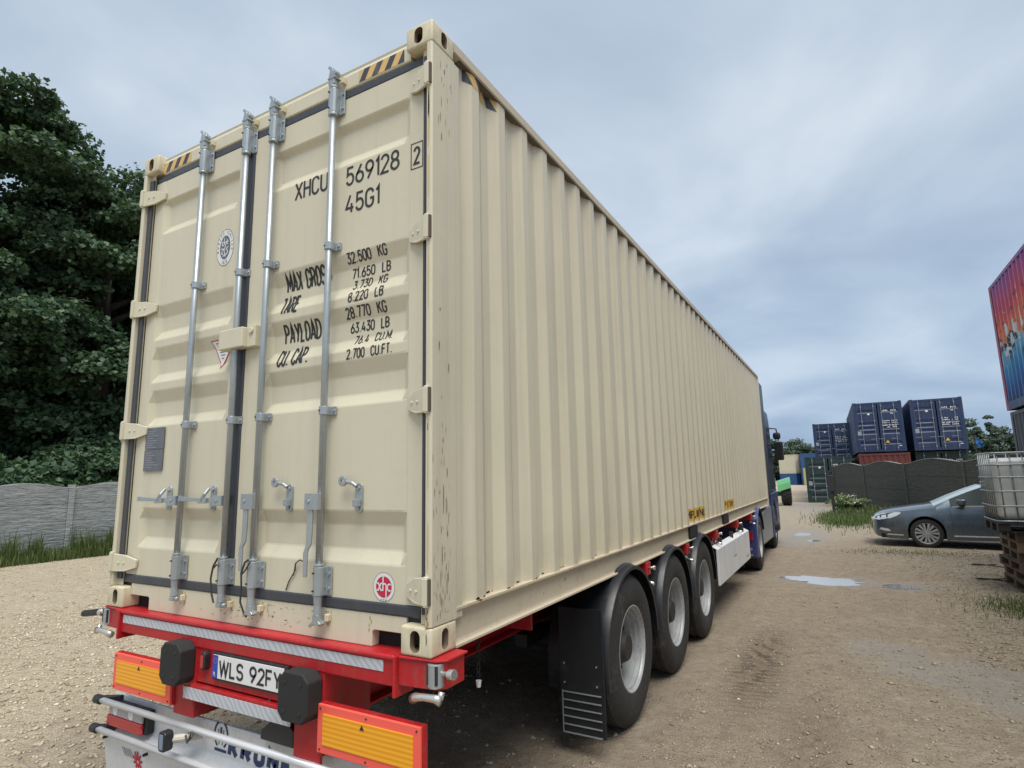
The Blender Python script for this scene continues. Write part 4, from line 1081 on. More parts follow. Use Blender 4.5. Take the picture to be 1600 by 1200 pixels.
def water_mat():
    m = bpy.data.materials.new('puddle_water'); m.use_nodes = True; nt = m.node_tree; nt.nodes.clear()
    P = node(nt, 'ShaderNodeTexCoord').outputs['Object']
    bp = node(nt, 'ShaderNodeBump', {'Strength': .12, 'Distance': .004, 'Height': noise(nt, P, 9, 3)})
    p = node(nt, 'ShaderNodeBsdfPrincipled', {'Base Color': (.30, .27, .23), 'Roughness': .10, 'Normal': bp.outputs[0], 'IOR': 1.5, 'Specular IOR Level': .9, 'Coat Weight': .6})
    nt.links.new(p.outputs[0], node(nt, 'ShaderNodeOutputMaterial').inputs[0]); return m
WM = water_mat()
for cx, cy, rx, ry, d in PUD:
    n = 72; zc = float(gh(cx, cy)); z = zc + d * .62; bm = B(); ps = []
    ph = [rs.uniform(0, 6.3) for _ in range(5)]
    for k in range(n):
        a = 2 * math.pi * k / n; rr = 1.05 + .22 * math.sin(2 * a + ph[0]) + .16 * math.sin(3 * a + ph[1]) + .12 * math.sin(7 * a + ph[2]) + .08 * math.sin(13 * a + ph[3]) + .06 * math.sin(23 * a + ph[4])
        ps.append(bm.verts.new((cx + rx * rr * math.cos(a), cy + ry * rr * math.sin(a), z)))
    bm.faces.new(ps); tag(obj('puddle_water', bm, WM), None, None, kind='structure')

# loose stones as one countless mass
def stones(n, regions, smin, smax, seed):
    r = np.random.default_rng(seed); C = []
    for (x0, x1, y0, y1, w) in regions:
        k = int(n * w); C.append(np.stack([r.uniform(x0, x1, k), y0 + (y1 - y0) * r.uniform(0, 1, k) ** 1.25], 1))
    C = np.concatenate(C); n = len(C); s = smin + (smax - smin) * r.uniform(0, 1, n) ** 3.2
    base = np.array([(1, 0, 0), (0, 1, 0), (-1, 0, 0), (0, -1, 0), (.15, .1, 1), (-.1, 0, -1)], float)
    v = base[None] * (1 + r.uniform(-.35, .35, (n, 6, 1))) * s[:, None, None] * r.uniform(.6, 1.2, (n, 1, 3)); v[..., 2] *= .6
    an = r.uniform(0, 6.28, n); c, sn = np.cos(an)[:, None], np.sin(an)[:, None]
    vx = v[..., 0] * c - v[..., 1] * sn; vy = v[..., 0] * sn + v[..., 1] * c
    vx += C[:, :1]; vy += C[:, 1:]; vz = v[..., 2] + gh(C[:, 0], C[:, 1])[:, None] + s[:, None] * .15
    Vv = np.stack([vx, vy, vz], -1).reshape(-1, 3)
    f = np.array([(0, 1, 4), (1, 2, 4), (2, 3, 4), (3, 0, 4), (1, 0, 5), (2, 1, 5), (3, 2, 5), (0, 3, 5)])
    return Vv, (f[None] + 6 * np.arange(n)[:, None, None]).reshape(-1, 3)
def stone_mat():
    m = bpy.data.materials.new('loose_gravel'); m.use_nodes = True; nt = m.node_tree; nt.nodes.clear()
    P = node(nt, 'ShaderNodeTexCoord').outputs['Object']
    c = node(nt, 'ShaderNodeTexVoronoi', {'Vector': P, 'Scale': 17.}).outputs['Color']; c = node(nt, 'ShaderNodeSeparateColor', {0: c}).outputs[1]
    isl = node(nt, 'ShaderNodeNewGeometry').outputs['Random Per Island']
    X = node(nt, 'ShaderNodeSeparateXYZ', {0: P}).outputs[0]; sd = node(nt, 'ShaderNodeMapRange', {'Value': X, 'From Min': -1.2, 'From Max': -4.2}).outputs[0]
    a = ramp(nt, isl, [(0, (.20, .155, .11)), (.45, (.31, .25, .18)), (.90, (.38, .32, .24)), (.99, (.52, .47, .38))])
    b = ramp(nt, isl, [(0, (.26, .20, .13)), (.35, (.46, .38, .26)), (.75, (.58, .49, .35)), (.97, (.70, .63, .49))])
    p = node(nt, 'ShaderNodeBsdfPrincipled', {'Base Color': mix(nt, sd, a, b), 'Roughness': .85})
    nt.links.new(p.outputs[0], node(nt, 'ShaderNodeOutputMaterial').inputs[0]); return m
SV, SF = stones(80000, [(-9, -2.5, -1, 6, .38), (-15.5, -7, 1, 12, .16), (2.4, 6.5, 5, 14, .20), (-2.5, .0, -.5, 3, .02), (1.8, 4, 13, 22, .04)], .004, .026, 5)
SV2, SF2 = stones(26000, [(.2, 3.8, 1.7, 8, .8), (1.2, 3, 8, 14, .2)], .003, .014, 6)
SV3, SF3 = stones(260, [(.2, 3.6, 1.8, 8, 1.)], .012, .030, 8)
SF2 = SF2 + len(SV); SF3 = SF3 + len(SV) + len(SV2); SV, SF = np.concatenate([SV, SV2, SV3]), np.concatenate([SF, SF2, SF3])
tag(obj('gravel', mesh_np('gravel', SV, SF), stone_mat()), 'loose pale gravel strewn over the yard on both sides of the trailer', 'gravel', kind='stuff')

# ============================================================ VEGETATION HELPERS
def leaf_mat(name, stops, trans=.25, rough=.5, sc=.7):
    m = bpy.data.materials.new(name); m.use_nodes = True; nt = m.node_tree; nt.nodes.clear()
    P = node(nt, 'ShaderNodeTexCoord').outputs['Object']
    isl = node(nt, 'ShaderNodeNewGeometry').outputs['Random Per Island']
    f = math_(nt, 'ADD', math_(nt, 'MULTIPLY', isl, .45), math_(nt, 'MULTIPLY', noise(nt, P, sc, 3), .6))
    col = ramp(nt, f, stops)
    d = node(nt, 'ShaderNodeBsdfPrincipled', {'Base Color': col, 'Roughness': rough, 'Specular IOR Level': .35})
    t = node(nt, 'ShaderNodeBsdfTranslucent', {'Color': mix(nt, .5, col, (.10, .16, .03))})
    o = node(nt, 'ShaderNodeMixShader', {0: trans, 1: d.outputs[0], 2: t.outputs[0]})
    nt.links.new(o.outputs[0], node(nt, 'ShaderNodeOutputMaterial').inputs[0]); return m
LM = leaf_mat('maple_leaves', [(.2, (.030, .062, .038)), (.5, (.058, .112, .058)), (.8, (.115, .19, .09))])
LM2 = leaf_mat('far_leaves', [(.2, (.06, .092, .068)), (.5, (.080, .118, .082)), (.8, (.105, .145, .098))], sc=.08)  # greens lightened so that distance haze is in the leaf colour
GM = leaf_mat('grass_blades', [(.2, (.05, .085, .025)), (.5, (.10, .15, .045)), (.8, (.22, .23, .09))], trans=.3, sc=1.2)
BM_ = paint('bark', (.10, .08, .06), .85, mott=.3, dirt=(.05, .045, .04), dirt_amt=.5, streak=.5, bump=.02)
def leaves(C, N_, size, r):
    """kite-shaped leaves folded on the midrib, C centres, N_ preferred normals"""
    n = len(C); s = size * r.uniform(.6, 1.25, n)[:, None]
    nn = N_ + r.normal(0, .75, (n, 3)); nn /= np.linalg.norm(nn, axis=1, keepdims=True)
    t = r.normal(0, 1, (n, 3)); t -= (t * nn).sum(1, keepdims=True) * nn; t /= np.linalg.norm(t, axis=1, keepdims=True); b = np.cross(nn, t)
    P = np.stack([C - t * s * .5, C + b * s * .48 - nn * s * .12, C + t * s * .62, C - b * s * .48 - nn * s * .12, C + t * s * .05], 1)
    V = P.reshape(-1, 3); k = 5 * np.arange(n)[:, None]
    F = np.concatenate([k + np.array([[0, 1, 4]]), k + np.array([[1, 2, 4]]), k + np.array([[2, 3, 4]]), k + np.array([[3, 0, 4]])])
    return V, F
def crown(center, rx, ry, rz, nl, per, lr, size, seed, conic=0., zmin=None):
    r = np.random.default_rng(seed); Cs, Ns = [], []
    for i in range(nl):
        d = r.normal(0, 1, 3); d /= np.linalg.norm(d); q = r.uniform(.25, 1.) ** .45
        o = d * q * np.array([rx, ry, rz]); k = 1 - conic * (o[2] / rz * .5 + .5); o[:2] *= k
        c = np.array(center) + o; lrr = lr * r.uniform(.6, 1.2) * (1. if conic == 0 else max(.45, k))
        dd = r.normal(0, 1, (per, 3)); dd[:, 2] = np.abs(dd[:, 2]) * .85 - .25 * r.uniform(0, 1, per); dd /= np.linalg.norm(dd, axis=1, keepdims=True)
        rad = lrr * r.uniform(.45, 1.12, per) ** .6 * (1 + .28 * np.sin(dd[:, 0] * 7 + i) * np.sin(dd[:, 1] * 6 + 2 * i))
        P = c + dd * rad[:, None] * np.array([1.1, 1.1, .75]); Cs.append(P); Ns.append(dd * .7 + np.array([0, 0, .55]))
    C, N_ = np.concatenate(Cs), np.concatenate(Ns)
    if zmin is not None: k = C[:, 2] > zmin; C, N_ = C[k], N_[k]
    return leaves(C, N_, size, r)
def tree(name, label, x, y, h, rad, nl, per, seed, group=None, size=.2, low=.12, lr=1.25):
    t = thing(name, label, 'tree', (x, y, 0), (0, 0, 0), group=group); r = random.Random(seed)
    bm = B(); tr = h * .022 + .05
    tube(bm, [(x, y, -.1), (x + .1, y, h * .15), (x - .05, y + .1, h * .35), (x + .1, y - .05, h * .6), (x, y, h * .85)], [tr * 1.25, tr, tr * .85, tr * .5, tr * .15], 12)
    obj('trunk', bm, BM_, t, smooth=True)
    bm = B()
    for k in range(12):
        a = r.uniform(0, 6.28); z0 = h * r.uniform(.22, .6); L = rad * r.uniform(.4, .6)
        tube(bm, [(x, y, z0), (x + math.cos(a) * L * .5, y + math.sin(a) * L * .5, z0 + L * .35), (x + math.cos(a) * L, y + math.sin(a) * L, z0 + L * .6)], [tr * .4, tr * .25, tr * .06], 7)
    obj('limbs', bm, BM_, t, smooth=True)
    cz = h * (.5 + low / 2); rz = h * (.5 - low / 2) - lr * .55
    V, F = crown((x, y, cz), rad - lr * .6, rad - lr * .6, rz, nl, per, lr, size, seed, zmin=h * low * .5)
    obj('crown', mesh_np('crown', V, F), LM, t)
    return t
tree('maple_tree', 'tallest dark green maple at the left, its crown top left of the container', -21.9, 4.6, 15.9, 4.4, 135, 1100, 21, 'maples behind the grey concrete fence', size=.165, lr=.95, low=.05)
tree('maple_tree', 'dark maple beside the cream container, its crown sloping down to the door corner', -21.4, 8.6, 13.9, 4.0, 125, 1080, 22, 'maples behind the grey concrete fence', size=.165, lr=.95, low=.05)
tree('maple_tree', 'dark maple crown cut by the left edge of the photo', -21.8, .6, 14.0, 4.2, 46, 1000, 23, 'maples behind the grey concrete fence', size=.25)
tree('maple_tree', 'dark maple mostly hidden behind the cream container', -22.5, 13.0, 12.0, 4.0, 40, 900, 24, 'maples behind the grey concrete fence', size=.25)
tree('maple_tree', 'shaded maple filling the gap behind the two tall left maples', -26.5, 8.0, 13.5, 5.0, 46, 900, 25, 'maples behind the grey concrete fence', size=.28, lr=1.6)
def shrub(x, y, h, rad, seed, label):
    t = thing('shrub', label, 'shrub', (x, y, 0), (0, 0, 0), group='shrubs behind the grey concrete fence')
    bm = B()
    for k in range(6):
        a = k * 1.05; tube(bm, [(x, y, 0), (x + rad * .5 * math.cos(a), y + rad * .5 * math.sin(a), h * .6)], [.03, .01], 6)
    obj('stem', bm, BM_, t)
    V, F = crown((x, y, h * .55), rad * .8, rad * .8, h * .42, 16, 700, .55, .17, seed, zmin=.1); obj('foliage', mesh_np('foliage', V, F), LM, t)
for i_, (yy_, hh_) in enumerate(((.5, 3.6), (2.5, 4.2), (8.9, 4.4), (10.4, 4.0))): shrub(-19.2 - .3 * i_, yy_, hh_, 1.6, 70 + i_, ('shaded shrub at the far left under the maples', 'shaded shrub left of the fence post, behind the front shrubs', 'shaded tall shrub behind the fence, beside the container edge', 'shaded shrub hidden behind the left side of the container')[i_])
shrub(-18.2, 7.6, 3.2, 1.2, 31, 'low leafy shrub above the concrete fence next to the container'); shrub(-18.1, 4.6, 2.9, 1.3, 32, 'low leafy shrub above the concrete fence at the left photo edge'); shrub(-18.4, 6.1, 2.7, 1.1, 33, 'low leafy shrub above the concrete fence post')

# far wood that reads as one mass
fw = []; r = np.random.default_rng(40); off = 0
for i in range(170):
    x = -45 + 110 * (i + r.uniform(-.9, .9)) / 170; y = 128 + r.uniform(-6, 14) - (x * .12); h = r.uniform(7.4, 10.6) + (1.2 if x > 15 else 0) + 1.1 * math.sin(x * .13)
    V, F = crown((x, y, h * .44), 2.2, 2.2, h * .47, 15, 190, 1.15, .38, 400 + i, conic=r.choice([0., .6, .8])); fw.append((V, F + off)); off += len(V)
tag(obj('far_wood', mesh_np('far_wood', np.concatenate([a for a, b in fw]), np.concatenate([b for a, b in fw])), LM2), 'distant green wood along the horizon beyond the container stacks', 'wood', kind='stuff')

def grass(name, label, pts, hmin, hmax, w, seed, lean=.35, cat='grass', mat=None):
    r = np.random.default_rng(seed); P = np.asarray(pts); n = len(P); h = r.uniform(hmin, hmax, n)[:, None] * r.uniform(.6, 1.1, (n, 1)); a = r.uniform(0, 6.28, n)
    d = np.stack([np.cos(a), np.sin(a), 0 * a], 1); s = np.stack([-np.sin(a), np.cos(a), 0 * a], 1) * (w * r.uniform(.6, 1.4, (n, 1)))
    up = np.array([[0, 0, 1.]]); b = P; m1 = P + d * h * lean * .35 + up * h * .6; tp = P + d * h * lean + up * h
    V = np.stack([b - s, b + s, m1 + s * .7, m1 - s * .7, tp], 1).reshape(-1, 3); k = 5 * np.arange(n)[:, None]
    F = np.concatenate([k + np.array([[0, 1, 2]]), k + np.array([[0, 2, 3]]), k + np.array([[3, 2, 4]])])
    return tag(obj(name, mesh_np(name, V, F), mat or GM), label, cat, kind='stuff')
r = np.random.default_rng(50)
def patch(n, fx, fy): x, y = fx(n), fy(n); return np.stack([x, y, gh(x, y)], 1)
P = patch(15000, lambda n: -16.12 + .75 * r.uniform(0, 1, n) ** 1.7, lambda n: r.uniform(1, 11.5, n))
grass('grass', 'green grass strip along the foot of the grey concrete fence', P, .10, .38, .008, 1)
P = patch(900, lambda n: -16.05 + .4 * r.uniform(0, 1, n), lambda n: r.choice([5.0, 5.95, 6.25, 6.7, 7.0, 6.85, 4.5], n) + r.normal(0, .10, n))
grass('tall_weeds', 'taller weeds against the concrete fence next to its post', P, .35, .85, .012, 2, .2, 'weeds')
P = patch(9000, lambda n: 1.45 + r.normal(0, .42, n), lambda n: 23.8 + r.normal(0, 1.7, n))
grass('grass', 'rough green verge at the end of the dark concrete wall', P, .05, .24, .010, 3)
P = patch(3000, lambda n: 2.4 + r.uniform(-1.3, 1.6, n), lambda n: 26.5 - 1.2 * r.uniform(-1, 1.8, n))
grass('grass', 'grass growing along the foot of the dark concrete wall', P, .1, .45, .014, 4)
P = patch(2600, lambda n: 3.45 + r.normal(0, .28, n), lambda n: 7.9 + r.normal(0, .45, n))
grass('grass', 'short grass tufts in front of the pallet stack', P, .02, .09, .004, 5)
P = patch(1500, lambda n: 2.6 + r.normal(0, .8, n), lambda n: 13.6 + r.normal(0, .35, n))
grass('grass', 'thin yellowish grass in the gravel beside the parked car', P, .01, .05, .004, 6)
# pale flowering bush by the dark post
t = thing('flowering_bush', 'pale leafy weed bush with white flower heads beside the dark post', 'bush', (1.55, 26.6, 0), (0, 0, 0))
V, F = crown((1.55, 26.6, .38), .75, .5, .26, 16, 170, .26, .09, 61, zmin=.02)
obj('foliage', mesh_np('foliage', V, F), leaf_mat('pale_leaves', [(.2, (.06, .10, .035)), (.5, (.13, .18, .07)), (.8, (.24, .28, .13))]), t)
V, F = crown((1.55, 26.55, .55), .65, .45, .22, 12, 30, .2, .05, 62, zmin=.25)
obj('flower_heads', mesh_np('flowers', V, F), plain('cream_petals', (.62, .62, .48), .7), t)

# ============================================================ CONCRETE FENCES
def concrete(name, base, dk):
    m = bpy.data.materials.new(name); m.use_nodes = True; nt = m.node_tree; nt.nodes.clear()
    P = node(nt, 'ShaderNodeTexCoord').outputs['Object']
    a = noise(nt, mapping(nt, P, (1, 1, 4.)), 2.6, 7, .65, .5); b = noise(nt, P, 14, 5, .7)
    col = mix(nt, ramp(nt, a, [(.33, 0.), (.66, 1.)]), dk, base); col = mix(nt, ramp(nt, b, [(.5, 0.), (.75, .5)]), col, tuple(c * .6 for c in base))
    hgt = math_(nt, 'ADD', math_(nt, 'MULTIPLY', noise(nt, mapping(nt, P, (1, 1, 5.)), 3.2, 5, .6, .6), 3.), b)
    bp = node(nt, 'ShaderNodeBump', {'Strength': .9, 'Distance': .02, 'Height': hgt})
    p = node(nt, 'ShaderNodeBsdfPrincipled', {'Base Color': col, 'Roughness': .9, 'Normal': bp.outputs[0]})
    nt.links.new(p.outputs[0], node(nt, 'ShaderNodeOutputMaterial').inputs[0]); return m
def concrete_fence(label, p0, p1, n, h, mats, seed, wave=.075, cap=None):
    """n bays between p0 and p1; slabs of half a metre slotted between posts, wavy top slab"""
    p0, p1 = Vector(p0), Vector(p1); d = (p1 - p0); L = d.length / n; rz = math.atan2(d.y, d.x)
    t = thing('concrete_fence', label, 'fence', (p0.x, p0.y, 0), rz=rz); rr = random.Random(seed)
    for i in range(n + 1):
        bm = B(); prism(bm, [(i * L - .065, -.07), (i * L + .065, -.07), (i * L + .065, .07), (i * L - .065, .07)], 'z', -.2, h - .03 + rr.uniform(-.01, .02))
        obj('post', bm, mats[1], t, bevel=.008)
    for i in range(n):
        x0, x1 = i * L + .066, (i + 1) * L - .066; z = 0
        slab = (h - .06) / 4
        for k in range(4):
            yo = rr.uniform(-.006, .006); bm = B()
            if k < 3: box(bm, x0, x1, -.028 + yo, .028 + yo, z + .0005, z + slab - .0005)
            else:
                N = 16; top = []
                for q in range(N + 1): u = q / N; top.append((x0 + (x1 - x0) * u, h - .085 + wave * 1.6 * math.sin(math.pi * u) ** 1.4))
                prism(bm, [(x0, z + .0005)] + [(x1, z + .0005)] + top[::-1], 'y', -.028 + yo, .028 + yo)
            pn = obj('fence_slab', bm, mats[0], t, bevel=.010, seg=1)
            if k == 3 and cap:
                bm = B()
                for a, b in zip(top, top[1:]): prism(bm, [(a[0], a[1] + .002), (b[0], b[1] + .002), (b[0], b[1] + .022), (a[0], a[1] + .022)], 'y', -.036 + yo, .036 + yo)
                bmesh.ops.remove_doubles(bm, verts=bm.verts, dist=1e-4)
                obj('slab_edge', bm, cap, pn)
            z += slab
    return t
CG = concrete('grey_concrete', (.34, .36, .36), (.20, .21, .21)); CG2 = concrete('pale_concrete', (.36, .38, .38), (.27, .28, .28))
concrete_fence('pale grey wavy-topped concrete fence in front of the maples', (-16.2, -6.6, 0), (-16.2, 20.3, 0), 13, 1.86, (CG, CG2), 1)
DG = concrete('dark_concrete', (.080, .082, .068), (.050, .053, .045)); DG2 = concrete('dark_post_concrete', (.10, .10, .088), (.065, .066, .06))
WA, WB = Vector((1.02, 34.6, 0)), Vector((4.55, 23.2, 0))
concrete_fence('dark grey-green wavy-topped concrete wall behind the parked car', (1.02, 34.2, 0), (6.2, 17.6, 0), 4, 2.08, (DG, DG2), 2, wave=.10, cap=plain('pale_edge', (.30, .30, .27), .8))
# ============================================================ YARD CONTAINERS
def ybox(label, x, y, z, L, H, mat, rz=0, doors=True, marks=True, group=None, tri=True, name='shipping_container', wallmat=None):
    """door end on local y=0 facing -y, width 2.438 centred, z from 0"""
    t = thing(name, label, 'shipping container', (x, y, z), rz=rz, group=group); w = 1.219; wm = wallmat or mat
    for cx in (-w, w):
        for cy in (0, L):
            for cz in (0, H - .118):
                bm = B(); sx = .162 if cx < 0 else -.162; sy = .178 if cy == 0 else -.178
                box(bm, *sorted((cx, cx + sx)), *sorted((cy, cy + sy)), cz, cz + .118); obj('corner_casting', bm, mat, t, bevel=.008)
            bm = B(); sx = .12 if cx < 0 else -.12; sy = .15 if cy == 0 else -.15
            box(bm, *sorted((cx * .999, cx + sx)), *sorted((cy + .002 * (1 if cy == 0 else -1), cy + sy)), .119, H - .119); obj('corner_post', bm, mat, t)
    for cx in (-1, 1):
        bm = B(); box(bm, *sorted((cx * w * .998, cx * (w - .06))), .179, L - .179, H - .07, H - .006); obj('top_rail', bm, wm, t)
        bm = B(); box(bm, *sorted((cx * w * .998, cx * (w - .05))), .179, L - .179, .004, .16); obj('bottom_rail', bm, wm, t)
        bm = B(); ys = corr_breaks(.15, L - .15, .23); rows = [[bm.verts.new((cx * (w - .008 - corr(yy - .23)), yy, zz)) for zz in (.15, H * .5, H - .06)] for yy in ys]
        for a, b in zip(rows, rows[1:]):
            for i in range(2): bm.faces.new((a[i], b[i], b[i + 1], a[i + 1]))
        obj('side_panel', bm, wm, t)
    bm = B(); xs = corr_breaks(-w + .1, w - .1, -w + .2); rows = [[bm.verts.new((xx, L - .01 - corr(xx + w), zz)) for zz in (.12, H - .1)] for xx in xs]
    for a, b in zip(rows, rows[1:]): bm.faces.new((a[0], b[0], b[1], a[1]))
    box(bm, -w + .16, w - .16, L - .12, L - .004, 0, .119); box(bm, -w + .16, w - .16, L - .12, L - .004, H - .119, H - .004)
    obj('end_wall', bm, mat, t)
    if not doors:
        bm = B(); rows = [[bm.verts.new((xx, .01 + corr(xx + w), zz)) for zz in (.12, H - .1)] for xx in xs]
        for a, b in zip(rows, rows[1:]): bm.faces.new((a[0], b[0], b[1], a[1]))
        box(bm, -w + .16, w - .16, .004, .12, 0, .119); box(bm, -w + .16, w - .16, .004, .12, H - .119, H - .004)
        obj('end_wall', bm, mat, t)
    obj('roof_panel', box(B(), -w + .06, w - .06, .1, L - .1, H - .04, H - .025), mat, t)
    if not doors: return t
    bm = B(); box(bm, -w + .163, w - .163, .004, .08, .0, .14); box(bm, -w + .163, w - .163, .004, .08, H - .14, H - .03); obj('door_frame', bm, mat, t)
    k = (H - .3) / 2.59
    tr = [(2.35, 2.14), (1.62, 1.42), (1.36, 1.16), (1.10, .90), (.50, .30)] if H > 2.7 else [(2.35, 2.14), (1.66, 1.40), (1.3, 1.05), (.85, .60), (.42, .22)]
    for s_ in (-1, 1):
        x0, x1 = (-w + .10, -.03) if s_ < 0 else (.03, w - .10)
        zs = sorted([.145, H - .145] + [z_ * k + .1 for a, b in tr for z_ in (a, a - .05, b + .05, b)]); xs2 = [x0, x0 + .1, x0 + .14, x1 - .14, x1 - .1, x1]
        def dy(xx, zz):
            if xx < x0 + .12 or xx > x1 - .12: return .01
            for a, b in tr:
                if b * k + .1 + .01 < zz < a * k + .1 - .01: return .05
            return .014
        bm = B(); g = [[bm.verts.new((xx, dy(xx, zz), zz)) for zz in zs] for xx in xs2]
        for a, b in zip(g, g[1:]):
            for j in range(len(zs) - 1): bm.faces.new((a[j], b[j], b[j + 1], a[j + 1]))
        d = obj('door', bm, mat, t)
        for xx in ((x0 + .30, x1 - .16) if s_ < 0 else (x0 + .16, x1 - .30)):
            bm = B(); tube(bm, [(xx, -.03, .06), (xx, -.03, H - .08)], .013, 8)
            for zz in (.22, H * .35, H * .62, H - .25): box(bm, xx - .022, xx + .034, -.045, .009, zz - .028, zz + .028)
            br = obj('locking_bar', bm, M['galv'], d)
            bm = B(); box(bm, xx - .28, xx - .02, -.055, -.04, .73, .75); obj('door_handle', bm, M['galv'], br)
        if marks:
            bm = B()
            if s_ > 0:    # pale lettering, too small here to read
                rr = random.Random(int(x * 10 + z))
                for xx, ww, zz, hh in ((x0 + .22, .30, H * .80, .10), (x0 + .62, .34, H * .80, .10), (x0 + .62, .20, H * .745, .08)):
                    n = int(ww / .07)
                    for q in range(n): box(bm, xx + q * .07, xx + q * .07 + .035 + rr.uniform(-.01, .015), .004, .008, zz, zz + hh * rr.uniform(.7, 1))
                for row in range(4):
                    zz = H * .60 - row * .105 - (.05 if row > 1 else 0)
                    for xx, ww in ((x0 + .18, .36), (x0 + .62, .34)):
                        n = int(ww / .06)
                        for q in range(n):
                            if rr.random() < .85: box(bm, xx + q * .06, xx + q * .06 + rr.uniform(.028, .048), .002, .006, zz, zz + .065 * rr.uniform(.6, 1))
                obj('pale_print', bm, M['white'], d)
                if tri:
                    bm = B(); box(bm, x0 + .22, x0 + .42, -.005, .004, .50, .52); prism(bm, [(x0 + .22, .521), (x0 + .42, .521), (x0 + .32, .66)], 'y', -.005, .004); obj('warning_triangle', bm, M['yellow'], d)
                box(bm := B(), x1 - .24, x1 - .10, .002, .006, .30, .335); obj('small_print', bm, M['white'], d)
            else:
                bm = B(); lathe(bm, [(.006, 0), (.002, .062), (.008, .062)], 'y', (x1 - .42, 0, H * .76), 16); obj('round_emblem', bm, M['white'], d)
                bm = B(); box(bm, x0 + .03, x0 + .22, -.002, .006, .98, 1.22); obj('data_plate', bm, M['galv'], d)
    return t
NAVY = paint('navy_container_paint', (.020, .040, .105), .45, mott=.18, dirt=(.10, .11, .13), dirt_amt=.25, streak=.35)
DGRN = paint('dark_green_container_paint', (.014, .034, .035), .5, mott=.2, dirt=(.08, .09, .08), dirt_amt=.25, streak=.3)
REDC = paint('dull_red_container_paint', (.13, .030, .024), .6, mott=.2, dirt=(.08, .04, .03), dirt_amt=.4, streak=.4)
BLUC = paint('mid_blue_container_paint', (.02, .09, .24), .5, mott=.2, streak=.3, dirt=(.1, .1, .1))
SLAT = paint('slate_container_paint', (.085, .10, .115), .55, mott=.15, dirt=(.05, .05, .05), dirt_amt=.3, streak=.35)
gN = 'navy blue containers stacked behind the dark wall'
ybox('dark green container standing on the ground at the left of the far stack', .72, 36.8, .0, 12.19, 2.65, DGRN)
ybox('smaller-looking navy container on top of the dark green one, leftmost of the navy three', .98, 46.4, 2.66, 12.19, 2.59, NAVY, group=gN, tri=False)
ybox('dull red container under the middle navy container, seen over the dark wall', 3.52, 36.6, .0, 12.19, 2.72, REDC, doors=False, name='shipping_container')
ybox('navy container on top of the dull red one, middle of the navy three', 3.50, 37.8, 2.83, 12.19, 2.896, NAVY, rz=R(1.2), group=gN)
ybox('dark container under the right navy container, with pale print at its top', 6.36, 38.6, .0, 12.19, 2.80, DGRN)
ybox('navy container at the right end of the upper row, rightmost of the navy three', 6.32, 38.0, 2.83, 12.19, 2.896, NAVY, group=gN)
# far left pair seen past the cab
ybox('small beige container far off, resting on a low blue container beyond the tractor', -5.35, 88.0, 1.56, 6.06, 2.59, M['beige_side'], rz=R(-28), doors=False)
ybox('low blue container far off under the small beige one', -5.35, 88.0, .0, 6.06, 1.55, BLUC, rz=R(-28), doors=False)
ybox('tall mid blue container far off between the beige one and the dark green one', -2.2, 86.0, .0, 6.06, 2.59, BLUC, rz=R(8), doors=False)
ybox('mid blue container on top of another far off beside the dark green one', -2.2, 86.0, 2.6, 6.06, 1.60, BLUC, rz=R(8), doors=False)
bm = B(); t = thing('yellow_post', 'pale yellow post standing in front of the far blue container', 'post', (-3.05, 84.5, 0), (0, 0, 0))
obj('post_tube', tube(B(), [(-3.05, 84.5, 0), (-3.05, 84.5, 2.3)], .20, 12), plain('faded_yellow', (.45, .40, .18), .6), t); obj('post_cap', tube(B(), [(-3.05, 84.5, 2.301), (-3.05, 84.5, 2.36)], .22, 12), M['darksteel'], t)

